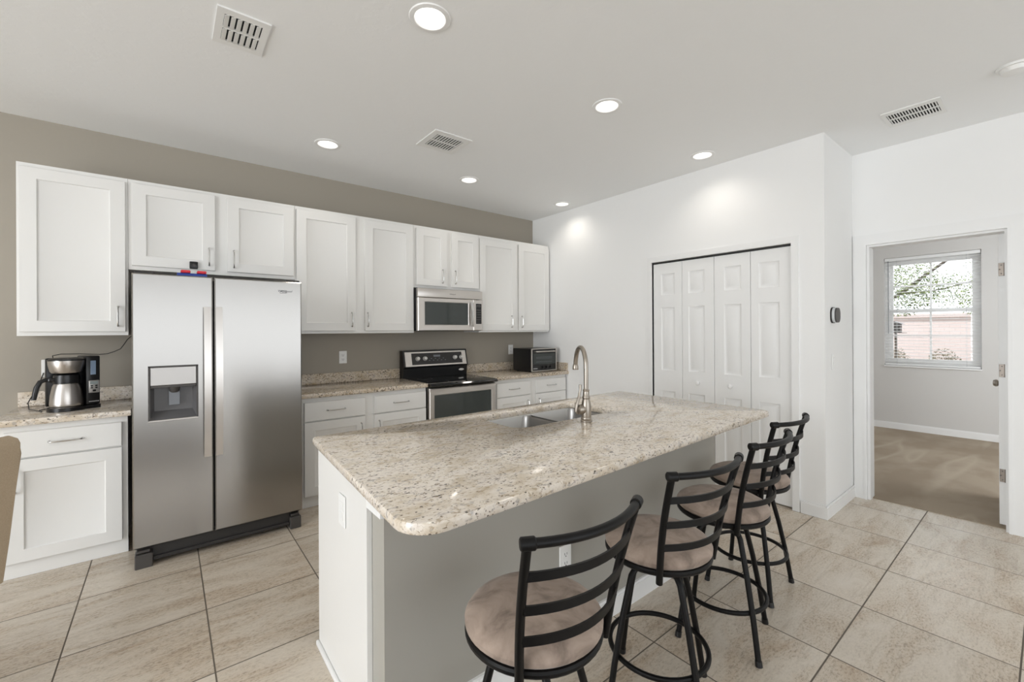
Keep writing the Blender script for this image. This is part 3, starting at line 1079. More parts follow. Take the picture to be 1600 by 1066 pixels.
mb.box(-0.070, 0.672, YF + 0.030, YF + 0.06, 0.028, 0.050, 0.004, 1)
mb.box(0.06, 0.22, YF + 0.042, YF + 0.046, 0.064, 0.110)
mb.build('base_grille', M_dark2, fr)
for x0, x1 in ((-0.152, -0.070), (0.672, 0.742)):
    mb = MB(); mb.box(x0, x1, YF + 0.012, YF + 0.10, 0.0, 0.082, 0.004, 1)
    mb.box(x0 + 0.006, x1 - 0.012, YF + 0.020, YF + 0.08, 0.088, 0.104, 0.003, 1); mb.build('foot', M_dark, fr)
for x0, x1 in ((-0.15, -0.06), (0.65, 0.74)):
    mb = MB(); mb.box(x0, x1, YF + 0.02, YF + 0.15, 1.738, 1.752, 0.003, 1); mb.build('hinge_cover', M_dark2, fr)

# bits on top of the refrigerator
tg = thing('drawer_clip_toy', 'blue plastic bar with two red caps lying on the refrigerator top', 'toy', (0.128, 3.44, 1.739))
mb = MB(); mb.box(0.050, 0.206, 3.415, 3.47, 1.739, 1.764, 0.005, 2); mb.build('bar', M_blue, tg, label='blue plastic bar')
for xc in (0.095, 0.178):
    mb = MB(); mb.box(xc - 0.026, xc + 0.024, 3.411, 3.472, 1.7645, 1.783, 0.006, 2); mb.build('cap', M_red, tg, label='red plastic cap')
sn = thing('sensor', 'small black square sensor stuck on the cabinet door above the refrigerator', 'sensor', (0.155, YU - 0.01, 1.85))
mb = MB(); mb.box(0.130, 0.180, YU - 0.018, YU - 0.0005, 1.852, 1.905, 0.005, 2); mb.build('case', M_black, sn)
mb = MB(); mb.lathe([(0, -0.0205), (0.008, -0.0205), (0.009, -0.0185), (0, -0.0185)], (0.156, YU, 1.879), 16, 'y'); mb.build('lens', M_dark, sn)

# ---------------------------------------------------------------- microwave
mw = thing('microwave_oven', 'stainless over-the-range microwave with dark glass window', 'microwave', (2.29, 4.05, 1.39))
YM = 3.851
MX0, MX1, MZ0, MZ1 = 1.9085, 2.6735, 1.392, 1.812
mb = MB(); mb.box(MX0, MX1, YM + 0.040, YW - 0.002, MZ0 - 0.004, MZ1 + 0.005, 0.002, 1); mb.build('body', M_black, mw, label='black microwave casing')
mb = MB(); mb.box(MX0 + 0.001, MX1 - 0.001, YM + 0.004, YM + 0.040, 1.724, MZ1, 0.004, 2); mb.build('vent_panel', M_steel2, mw)
mb = MB()
dw = 2.548 - MX0
mb.panel((MX0 + 0.001, YM, MZ0), (1, 0, 0), (0, 0, 1), (0, -1, 0), dw, 1.720 - MZ0, 0.039, [(0.070, 0.582, 0.055, 0.290)], ((0.004, -0.004),), bev=0.005)
dr = mb.build('door', M_steel2, mw)
mb = MB(); mb.box(MX0 + 0.076, MX0 + 0.579, YM + 0.0025, YM + 0.0045, MZ0 + 0.060, MZ0 + 0.285); mb.build('window', M_ovenglass, dr, label='dark microwave window')
mb = MB()
hp = [(2.522, YM - 0.012 - 0.022 * math.sin(PI * i / 12), 1.435 + 0.255 * i / 12) for i in range(13)]
mb.strip(hp, 0.024, 0.012, (1, 0, 0)); mb.box(2.512, 2.532, YM - 0.014, YM + 0.001, 1.437, 1.455); mb.box(2.512, 2.532, YM - 0.014, YM + 0.001, 1.670, 1.688)
mb.build('handle', M_chrome, dr)
mb = MB(); mb.panel((2.5515, YM, MZ0), (1, 0, 0), (0, 0, 1), (0, -1, 0), MX1 - 2.5525, 1.720 - MZ0, 0.039, bev=0.005); cp = mb.build('control_panel', M_steel2, mw)
mb = MB(); mb.box(2.584, 2.655, YM - 0.0012, YM + 0.001, 1.462, 1.678); kp = mb.build('keypad', M_blackglass, cp, label='black microwave keypad')
mb = MB()
for i in range(6):
    for j in range(3):
        mb.box(2.592 + j * 0.020, 2.606 + j * 0.020, YM - 0.0017, YM - 0.001, 1.475 + i * 0.026, 1.487 + i * 0.026)
mb.box(2.592, 2.646, YM - 0.0017, YM - 0.001, 1.645, 1.668)
mb.build('keys', M_dark, kp)
me = text_mesh('Whirlpool', 0.017, 0.35)
lo = bpy.data.objects.new('logo', me); COL.objects.link(lo); me.materials.append(M_logo)
me.transform(Matrix.Translation(Vector((2.262, YM + 0.0038, 1.760)) - BASE[mw.name]) @ Matrix.Rotation(PI / 2, 4, 'X')); lo.parent = mw

# ---------------------------------------------------------------- range
rg = thing('range', 'black and stainless electric range with glass cooktop and oven', 'stove', (2.277, 3.9, 0))
RX0, RX1 = 1.8955, 2.6575
mb = MB(); mb.box(RX0, RX1, 3.66, YW - 0.012, 0.06, 0.868, 0.002, 1)
for x in (RX0 + 0.04, RX1 - 0.07):
    for y in (3.70, 4.15):
        mb.box(x, x + 0.03, y, y + 0.03, 0, 0.06)
mb.build('body', M_black, rg, label='black range body')
mb = MB()
pro = [(3.600, 0.864), (3.566, 0.868), (3.560, 0.880), (3.574, 0.893), (3.60, 0.896), (4.16, 0.902), (4.16, 0.866)]
mb.prism([(y, z) for y, z in pro], RX0, RX1, 'x')
ct = mb.build('cooktop', M_blackglass, rg, label='black glass cooktop')
mb = MB()
for x, y, r_ in ((2.06, 3.74, 0.105), (2.49, 3.74, 0.085), (2.06, 4.01, 0.075), (2.49, 4.01, 0.10)):
    zz = 0.896 + (y - 3.6) / 0.56 * 0.006
    mb.lathe([(r_ - 0.002, zz + 0.0002), (r_, zz + 0.0005), (r_ + 0.002, zz + 0.0002)], (x, y, 0), 40)
mb.build('burner_marking', M_dark, ct)
# backguard
mb = MB()
mb.prism([(4.165, 0.900), (4.15, 1.000), (4.135, 1.015), (4.175, 1.185), (4.24, 1.185), (4.24, 0.900)], RX0 - 0.004, RX1 + 0.004, 'x')
bgd = mb.build('backguard', M_black, rg)
sl = Vector((0, 0.040, 0.170)).normalized()
nn = Vector((0, -0.170, 0.040)).normalized()
org = Vector((RX0 + 0.012, 4.135, 1.018)) + nn * 0.003
mb = MB(); mb.panel(org, (1, 0, 0), sl, nn, RX1 - RX0 - 0.024, 0.158, 0.004, bev=0.003)
mb.build('fascia', M_steel2, bgd, label='stainless backguard fascia')
mb = MB(); mb.panel(org + Vector((0.075, 0, 0)) + sl * 0.018 + nn * 0.002, (1, 0, 0), sl, nn, RX1 - RX0 - 0.024 - 0.13, 0.122, 0.002, bev=0.0008)
mb.build('control_panel', M_dark2, bgd, label='dark range control panel')
mb = MB()
for i in range(9):
    mb.panel(org + Vector((0.27 + i * 0.024, 0, 0)) + sl * (0.055 + 0.02 * (i % 2)) + nn * 0.0026, (1, 0, 0), sl, nn, 0.014, 0.006, 0.0005, bev=0.0002)
mb.panel(org + Vector((0.33, 0, 0)) + sl * 0.095 + nn * 0.0026, (1, 0, 0), sl, nn, 0.08, 0.022, 0.0005, bev=0.0002)
mb.build('keypad_print', M_greyp, bgd)
rotk = Vector((0, 0, 1)).rotation_difference(nn).to_matrix().to_4x4()
for kx in (2.047, 2.132, 2.497, 2.578):
    mb = MB()
    cpos = Vector((kx, 4.135, 1.018)) + sl * 0.080 + nn * 0.005
    mb.lathe([(0, 0.0), (0.024, 0.0), (0.024, 0.006), (0.020, 0.010), (0.018, 0.026), (0.015, 0.029), (0, 0.029)], (0, 0, 0), 24, 'z', Matrix.Translation(cpos) @ rotk)
    mb.build('knob', M_knob, bgd, label='silver range knob')
mb = MB(); mb.lathe([(0, -0.002), (0.034, -0.002), (0.036, 0.0), (0, 0.0)], (0, 0, 0), 28, 'y', Matrix.Translation((2.585, 4.1545, 0.958)) @ Matrix.Diagonal((1, 1, 0.36, 1)))
mb.build('logo', M_chrome, bgd, label='oval silver badge')
# oven door
mb = MB(); mb.panel((RX0 + 0.004, 3.602, 0.215), (1, 0, 0), (0, 0, 1), (0, -1, 0), RX1 - RX0 - 0.008, 0.640, 0.054, [(0.047, RX1 - RX0 - 0.055, 0.10, 0.575)], ((0.004, -0.004),), bev=0.005)
od = mb.build('oven_door', M_steel2, rg)
mb = MB(); mb.box(RX0 + 0.055, RX1 - 0.055, 3.604, 3.6065, 0.320, 0.785); mb.build('window', M_ovenglass, od, label='dark oven window')
mb = MB()
hp = [(RX0 + 0.012 + (RX1 - RX0 - 0.024) * i / 16, 3.588 - 0.028 * math.sin(PI * i / 16), 0.835 - 0.0 * i) for i in range(17)]
mb.strip(hp, 0.026, 0.014); mb.box(RX0 + 0.006, RX0 + 0.03, 3.585, 3.603, 0.822, 0.848); mb.box(RX1 - 0.03, RX1 - 0.006, 3.585, 3.603, 0.822, 0.848)
mb.build('handle', M_steel2, od)
mb = MB(); mb.panel((RX0 + 0.004, 3.604, 0.07), (1, 0, 0), (0, 0, 1), (0, -1, 0), RX1 - RX0 - 0.008, 0.138, 0.054, bev=0.005); mb.build('drawer', M_steel2, rg)

# ---------------------------------------------------------------- toaster oven
to = thing('toaster_oven', 'black countertop toaster oven with silver trim in the corner', 'toaster oven', (3.465, 3.90, 0.904))
TX0, TX1, TY0, TY1, TZ0, TZ1 = 3.268, 3.668, 3.735, 4.075, 0.911, 1.178
mb = MB(); mb.box(TX0, TX1, TY0 + 0.012, TY1, TZ0, TZ1, 0.008, 2); mb.build('body', M_black, to)
mb = MB()
for a, b, c_, d_ in ((TX0, TX0 + 0.012, TZ0, TZ1), (TX1 - 0.012, TX1, TZ0, TZ1), (TX0, TX1, TZ0, TZ0 + 0.012), (TX0, TX1, TZ1 - 0.010, TZ1)):
    mb.box(a, b, TY0 - 0.004, TY0 + 0.014, c_, d_, 0.003, 1)
mb.build('front_trim', M_steel2, to, label='silver front trim')
mb = MB(); mb.box(TX0 + 0.012, TX1 - 0.012, TY0 + 0.002, TY0 + 0.012, TZ0 + 0.012, TZ1 - 0.010); fp = mb.build('front_panel', M_black, to)
mb = MB(); mb.box(TX0 + 0.030, TX1 - 0.030, TY0 + 0.0002, TY0 + 0.002, TZ0 + 0.085, TZ1 - 0.060); dg_ = mb.build('door', M_ovenglass, to, label='dark glass toaster door')
mb = MB()
for z in (TZ0 + 0.11, TZ0 + 0.15, TZ0 + 0.165):
    mb.box(TX0 + 0.07, TX1 - 0.075, TY0 - 0.0005, TY0 + 0.0003, z, z + 0.0025)
mb.build('rack', M_greyp, dg_)
mb = MB(); mb.tube([(TX0 + 0.05, TY0 + 0.002, TZ1 - 0.035), (TX0 + 0.055, TY0 - 0.028, TZ1 - 0.035)] + [(TX0 + 0.06 + i * 0.04, TY0 - 0.030, TZ1 - 0.035) for i in range(7)] + [(TX1 - 0.055, TY0 - 0.028, TZ1 - 0.035), (TX1 - 0.05, TY0 + 0.002, TZ1 - 0.035)], 0.008, 10)
mb.build('handle', M_steel2, dg_, label='silver bar handle')
for kx in (TX1 - 0.10, TX1 - 0.16, TX1 - 0.22):
    mb = MB(); mb.lathe([(0, 0.003), (0.016, 0.003), (0.014, -0.014), (0, -0.016)], (kx, TY0, TZ0 + 0.045), 18, 'y'); mb.build('knob', M_black, to)
mb = MB()
for i in range(5):
    mb.box(TX0 + 0.03 + i * 0.013, TX0 + 0.040 + i * 0.013, TY0 + 0.001, TY0 + 0.0025, TZ0 + 0.030, TZ0 + 0.040)
mb.build('logo', M_print, fp)
for x in (TX0 + 0.03, TX1 - 0.05):
    for y in (TY0 + 0.04, TY1 - 0.06):
        mb = MB(); mb.box(x, x + 0.025, y, y + 0.025, 0.9042, 0.911, 0.001, 1); mb.build('foot', M_black, to)

# ---------------------------------------------------------------- coffee maker and carafe
cm = thing('coffee_maker', 'black drip coffee maker with steel brew basket on the left countertop', 'coffee maker', (0, 0, 0))
ca = thing('coffee_carafe', 'stainless thermal carafe with black handle standing in the coffee maker', 'carafe', (0, 0, 0))
L = dict(world=False)
mb = MB()   # base plate
poly = arc((0, 0), 0.088, PI * 0.5, PI * 1.5, 18) + [(0.05, -0.074), (0.075, -0.050), (0.148, -0.044), (0.148, 0.11), (0.0, 0.11)]
mb.prism(poly, 0.0005, 0.022); mb.build('base', M_black, cm, **L)
mb = MB(); mb.lathe([(0.062, 0.0222), (0.064, 0.0242), (0.072, 0.0242), (0.074, 0.0222)], (0, 0, 0), 36); mb.build('hot_plate_ring', M_steel2, cm, **L)
mb = MB()   # tower: right side housing with rear body
mb.box(0.0785, 0.148, -0.040, 0.112, 0.0222, 0.336, 0.008, 2)
mb.box(-0.070, 0.090, 0.084, 0.112, 0.0222, 0.326, 0.006, 2)
mb.build('tower', M_black, cm, **L)
mb = MB(); mb.lathe([(0, 0.326), (0.074, 0.326), (0.086, 0.318), (0.086, 0.312), (0.0, 0.312)], (0, 0, 0), 36)
mb.box(-0.05, 0.09, 0.03, 0.09, 0.300, 0.325, 0.004, 1); mb.build('lid', M_black, cm, **L)
mb = MB(); mb.lathe([(0, 0.3118), (0.084, 0.3118), (0.083, 0.29), (0.074, 0.246), (0.066, 0.236), (0, 0.234)], (0, 0, 0), 40); mb.build('brew_basket', M_steel2, cm, label='stainless brew basket', **L)
mb = MB(); mb.box(0.100, 0.126, -0.0425, -0.0395, 0.215, 0.305, 0.001, 1); mb.build('water_gauge', M_water, cm, label='pale blue water gauge', **L)
mb = MB(); mb.box(0.090, 0.142, -0.0432, -0.0395, 0.098, 0.178, 0.004, 2); cpn = mb.build('control_panel', M_silverp, cm, label='silver control panel', **L)
mb = MB(); mb.box(0.097, 0.135, -0.0445, -0.0430, 0.153, 0.172); mb.build('display', M_lcd, cpn, **L)
for bx_, bz_, w_ in ((0.099, 0.139, 0.012), (0.121, 0.139, 0.012), (0.099, 0.126, 0.012), (0.121, 0.126, 0.012), (0.109, 0.106, 0.016)):
    mb = MB(); mb.box(bx_, bx_ + w_, -0.0450, -0.0430, bz_, bz_ + (0.008 if bz_ > 0.11 else 0.012), 0.0015, 1); mb.build('button', M_black, cpn, **L)
mb = MB()
for i in range(7):
    mb.box(0.092 + i * 0.0072, 0.0972 + i * 0.0072, -0.0412, -0.0398, 0.040, 0.046)
mb.build('logo', M_print, cm, **L)
mb = MB(); mb.lathe([(0, 0.0255), (0.073, 0.0255), (0.076, 0.030), (0.077, 0.045), (0.073, 0.10), (0.064, 0.150), (0.058, 0.168), (0, 0.170)], (0, 0, 0), 40); mb.build('flask', M_steel2, ca, label='brushed steel flask', **L)
mb = MB(); mb.lathe([(0, 0.231), (0.045, 0.231), (0.058, 0.222), (0.061, 0.200), (0.0595, 0.1705), (0, 0.1705)], (0, 0, 0), 36)
mb.box(-0.085, -0.05, -0.016, 0.016, 0.186, 0.206, 0.004, 1); mb.build('lid', M_black, ca, **L)
mb = MB(); mb.tube([(-0.062, 0, 0.190), (-0.092, 0, 0.198), (-0.116, 0, 0.188), (-0.130, 0, 0.155), (-0.138, 0, 0.115), (-0.142, 0, 0.082)], [0.010, 0.012, 0.013, 0.0135, 0.013, 0.011], 12, sx=1.0)
mb.build('handle', M_black, ca, **L)
for q in (cm, ca):
    q.location = (-0.493, 3.868, 0.9045)
    q.rotation_euler = (0, 0, math.radians(22))
mb = MB()
mb.tube([(-0.575, 4.246, 1.16), (-0.60, 4.225, 1.20), (-0.60, 4.19, 1.236), (-0.56, 4.19, 1.246), (-0.47, 4.2, 1.244), (-0.373, 4.2, 1.236), (-0.33, 4.2, 1.240), (-0.295, 4.2, 1.254), (-0.262, 4.2, 1.272), (-0.245, 4.2, 1.300), (-0.225, 4.2, 1.338), (-0.205, 4.21, 1.362), (-0.18, 4.22, 1.366)], 0.0028, 8)
o = mb.build('cable', M_black); tag(o, 'thin black cord rising along the wall from the coffee maker to the refrigerator', 'cord')
mb = MB()
mb.tube([(-0.405, 4.00, 0.96), (-0.46, 4.06, 0.93), (-0.56, 4.05, 0.909), (-0.625, 3.93, 0.9078), (-0.60, 3.86, 0.9078), (-0.625, 3.92, 0.9078), (-0.68, 4.03, 0.9078), (-0.70, 4.12, 0.94), (-0.665, 4.21, 1.05), (-0.65, 4.245, 1.12)], 0.003, 8)
o = mb.build('power_cord', M_black)
o.parent = cm
o.matrix_parent_inverse = (Matrix.Translation((-0.493, 3.868, 0.9045)) @ Matrix.Rotation(math.radians(22), 4, 'Z')).inverted()

# ---------------------------------------------------------------- outlets, switch, thermostat


def outlet(label, c, axis, sgn=-1, w_=0.072, h_=0.118, slots=True):
    x, y, z = c
    t_ = thing('power_outlet', label, 'outlet', c, 'white outlets')

    def bx(mb, u0, u1, v0, v1, d0, d1, bev=0.0):
        if axis == 'y':
            mb.box(x + u0, x + u1, y + sgn * d1, y + sgn * d0, z + v0, z + v1, bev, 1)
        else:
            mb.box(x + sgn * d1, x + sgn * d0, y + u0, y + u1, z + v0, z + v1, bev, 1)
    mb = MB(); bx(mb, -w_ / 2, w_ / 2, -h_ / 2, h_ / 2, 0.0003, 0.006, 0.002); mb.build('cover_plate', M_plate, t_)
    for s_ in (-1, 1):
        mb = MB(); bx(mb, -0.017, 0.017, s_ * 0.020 - 0.014, s_ * 0.020 + 0.014, 0.006, 0.0075, 0.0005); r_ = mb.build('socket', M_plate, t_)
        if not slots: continue
        mb = MB()
        bx(mb, -0.008, -0.0055, s_ * 0.020 - 0.003, s_ * 0.020 + 0.007, 0.0074, 0.0078)
        bx(mb, 0.0055, 0.008, s_ * 0.020 - 0.003, s_ * 0.020 + 0.007, 0.0074, 0.0078)
        bx(mb, -0.0025, 0.0025, s_ * 0.020 - 0.011, s_ * 0.020 - 0.006, 0.0074, 0.0078)
        mb.build('slots', M_slot, r_)
    return t_


outlet('white outlet on the taupe wall between refrigerator and range', (1.318, YW, 1.142), 'y')
outlet('white outlet on the taupe wall beside the toaster oven', (3.372, YW, 1.152), 'y')
outlet('white outlet on the wall behind the coffee maker', (-0.625, YW, 1.150), 'y')
outlet('white outlet low on the grey island front behind the stools', (1.369, 1.3495, 0.383), 'y')
outlet('white outlet on the white left end panel of the island', (0.5245, 1.70, 0.705), 'x', slots=False)
sw = thing('light_switch', 'white rocker light switch on the return wall below the thermostat', 'light switch', (3.935, YR, 1.14))
mb = MB(); mb.box(3.90, 3.972, YR - 0.006, YR - 0.0003, 1.08, 1.20, 0.002, 1); mb.build('cover_plate', M_plate, sw)
mb = MB(); mb.box(3.919, 3.953, YR - 0.010, YR - 0.0055, 1.105, 1.175, 0.002, 1); mb.build('rocker', M_plate, sw)
tm = thing('thermostat', 'small oval dark grey and silver thermostat on the white return wall', 'thermostat', (3.925, YR, 1.49))
mb = MB()
mb.prism([(p[0], p[1]) for p in rrect(3.868, 3.985, 1.432, 1.552, 0.045, 6)], YR - 0.010, YR - 0.0003, 'y'); mb.build('back_plate', M_dark2, tm)
mb = MB(); mb.prism([(p[0], p[1]) for p in rrect(3.872, 3.982, 1.436, 1.548, 0.043, 6)], YR - 0.026, YR - 0.010, 'y'); mb.build('band', M_lightgrey, tm, label='light grey band')
mb = MB(); mb.prism([(p[0], p[1]) for p in rrect(3.874, 3.981, 1.437, 1.547, 0.043, 6)], YR - 0.036, YR - 0.026, 'y'); mb.build('face', M_dark, tm, label='dark grey face')

# ---------------------------------------------------------------- island
IX0, IX1, IY0, IYM, IY1 = 0.545, 2.732, 1.350, 1.452, 2.045
isl = thing('kitchen_island', 'kitchen island base with grey seating wall and white end panel', 'kitchen island', ((IX0 + IX1) / 2, 1.7, 0))
mb = MB(); mb.box(IX0, IX1, IY0, IYM, 0, 0.8685); mb.build('front_panel', M_isl, isl, label='grey painted seating wall')
mb = MB(); mb.box(IX0 - 0.020, IX0, IYM + 0.0005, IY1, 0.0, 0.8685, 0.001, 1); mb.build('side_panel', M_white, isl, label='white left end panel')
mb = MB(); mb.box(IX1 - 0.0, IX1 + 0.018, IYM + 0.0005, IY1, 0.0, 0.8685, 0.001, 1); mb.build('side_panel', M_white, isl)
mb = MB()
mb.box(IX0, IX1, IY1 - 0.02, IY1, 0.10, 0.8685); mb.box(IX0, IX1, IY1 - 0.08, IY1 - 0.06, 0, 0.10); mb.box(IX0, IX1, IYM + 0.001, IY1 - 0.02, 0.10, 0.12)
mb.build('body', M_white, isl)
for i in range(4):
    a = IX0 + 0.02 + i * (IX1 - IX0 - 0.04) / 4
    b = a + (IX1 - IX0 - 0.04) / 4 - 0.02
    mb = MB(); mb.panel((b, IY1 + 0.0200, 0.12), (-1, 0, 0), (0, 0, 1), (0, 1, 0), b - a, 0.72, 0.0195, [(0.07, b - a - 0.07, 0.07, 0.65)], ((0.003, -0.006), (0.006, -0.008)))
    mb.build('door', M_white, isl)
mb = MB()
mb.box(IX0 - 0.020, IX1 + 0.018, IY0 - 0.018, IY0, 0.792, 0.8685, 0.001, 1)
mb.box(IX0 - 0.020, IX0, IY0, IYM, 0.792, 0.8685, 0.001, 1)
mb.build('apron_trim', M_trim, isl, label='white trim under the countertop')
mb = MB(); mb.box(IX0 - 0.014, IX1, IY0 - 0.014, IY0, 0, 0.085); mb.box(IX0 - 0.012, IX1, IY0 - 0.010, IY0, 0.085, 0.097)
mb.box(IX0 - 0.014, IX0, IY0, IYM, 0, 0.097); mb.build('baseboard', M_trim, isl)
mb = MB(); mb.box(IX0 - 0.034, IX0 - 0.020, IYM, IY1, 0, 0.022, 0.005, 2); mb.build('shoe_moulding', M_trim, isl)


def corner_poly(pts, rad, n=7):
    out = []
    m = len(pts)
    for i in range(m):
        a, b, c_ = Vector(pts[i - 1]), Vector(pts[i]), Vector(pts[(i + 1) % m])
        r_ = rad[i]
        e1, e2 = (a - b).normalized(), (c_ - b).normalized()
        ang = e1.angle(e2)
        tl = r_ / math.tan(ang / 2)
        bis = (e1 + e2).normalized()
        cen = b + bis * (r_ / math.sin(ang / 2))
        p0, p1 = b + e1 * tl, b + e2 * tl
        a0 = math.atan2(p0.y - cen.y, p0.x - cen.x)
        a1 = math.atan2(p1.y - cen.y, p1.x - cen.x)
        while a1 < a0: a1 += 2 * PI
        for k in range(n + 1):
            q = a0 + (a1 - a0) * k / n
            out.append((cen.x + r_ * math.cos(q), cen.y + r_ * math.sin(q)))
    return out


it = thing('countertop', 'large speckled granite island countertop with rounded front corner', 'countertop', (1.65, 1.6, 0.869))
outer = corner_poly([(0.455, 0.972), (2.815, 1.052), (2.815, 2.158), (0.520, 2.140)], [0.10, 0.045, 0.03, 0.03])
SX0, SX1, SY0, SY1 = 1.352, 2.110, 1.650, 2.035
hole = corner_poly([(SX0, SY0), (SX1, SY0), (SX1, SY1), (SX0, SY1)], [0.075, 0.05, 0.05, 0.05])[::-1]
mb = MB(); mb.slab(outer, [hole], 0.869, 0.904, 0.009)
mb.build('slab', M_granite, it)

# sink
sk = thing('sink', 'undermount stainless steel double-bowl sink in the island', 'sink', ((SX0 + SX1) / 2, (SY0 + SY1) / 2, 0.66))
mid = 1.732
for x0, x1 in ((SX0 - 0.006, mid - 0.012), (mid + 0.012, SX1 + 0.006)):
    mb = MB()
    rings = []
    for ins, z, r_ in ((0, 0.8684, 0.06), (0.004, 0.855, 0.06), (0.012, 0.72, 0.06), (0.02, 0.695, 0.06), (0.05, 0.682, 0.05)):
        rings.append([mb.bm.verts.new((p[0], p[1], z)) for p in rrect(x0 + ins, x1 - ins, SY0 - 0.006 + ins, SY1 + 0.006 - ins, r_, 6)])
    for A, B in zip(rings, rings[1:]):
        n = len(A)
        for k in range(n):
            mb.bm.faces.new((A[k], A[(k + 1) % n], B[(k + 1) % n], B[k]))
    mb.bm.faces.new(rings[-1])
    bw = mb.build('basin', M_sinksteel, sk)
    xc, yc = (x0 + x1) / 2, (SY0 + SY1) / 2
    mb = MB(); mb.lathe([(0, 0.6825), (0.020, 0.6825), (0.028, 0.6845), (0.040, 0.6845), (0.042, 0.682)], (xc, yc, 0), 24); mb.build('drain', M_chrome, bw)
mb = MB()
mb.box(mid - 0.0125, mid + 0.0125, SY0 - 0.006, SY1 + 0.006, 0.845, 0.860, 0.004, 2)
mb.build('divider', M_sinksteel, sk)

# faucet
fc = thing('faucet', 'brushed nickel gooseneck kitchen faucet with side lever on the island', 'faucet', (0, 0, 0))
mb = MB(); mb.lathe([(0, 0), (0.030, 0), (0.030, 0.006), (0.027, 0.010), (0.0285, 0.014), (0.0285, 0.020), (0.026, 0.024), (0.027, 0.040), (0.026, 0.085), (0.0225, 0.105), (0.0185, 0.120), (0.021, 0.124), (0.021, 0.130), (0.017, 0.136), (0.0155, 0.160), (0.0175, 0.163), (0.0175, 0.168), (0.0125, 0.172), (0, 0.172)], (0, 0, 0), 28)
mb.build('body', M_nickel, fc, world=False)
sd_ = Vector((math.sin(math.radians(30)), math.cos(math.radians(30)), 0))
pts = [Vector((0, 0, 0.165)), Vector((0, 0, 0.22)), Vector((0, 0, 0.275))]
for i in range(1, 15):
    a = PI * i / 15
    pts.append(sd_ * (0.092 - 0.092 * math.cos(a)) + Vector((0, 0, 0.290 + 0.100 * math.sin(a))))
pts.append(sd_ * 0.188 + Vector((0, 0, 0.288)))
mb = MB(); mb.tube(pts, 0.0122, 14); mb.build('spout', M_nickel, fc, world=False)
mb = MB(); p = sd_ * 0.189
mb.lathe([(0, 0.0), (0.016, 0.0), (0.0175, 0.004), (0.0165, 0.020), (0.0135, 0.030), (0, 0.031)], (p.x, p.y, 0.258), 20); mb.build('spray_head', M_nickel, fc, world=False)
hd = Vector((-0.88, 0.30, 0.10)).normalized()
mb = MB(); mb.tube([Vector((0, 0, 0.062)) + hd * q for q in (0.0, 0.022, 0.035, 0.047, 0.054)], [0.022, 0.0255, 0.028, 0.025, 0.012], 18); hb = mb.build('valve', M_nickel, fc, world=False)
b0 = Vector((0, 0, 0.062)) + hd * 0.052
mb = MB(); mb.tube([b0 + Vector((0.0, 0, -0.022)), b0 + Vector((-0.010, 0, -0.010)), b0 + Vector((-0.008, 0, 0.018)), b0 + Vector((0.010, 0, 0.060)), b0 + Vector((0.024, 0.002, 0.100)), b0 + Vector((0.024, 0.002, 0.128))], [0.006, 0.008, 0.0085, 0.0075, 0.0065, 0.008], 12)
mb.build('lever', M_nickel, hb, world=False)
fc.location = (1.740, 1.550, 0.9045)

# ---------------------------------------------------------------- bar stools


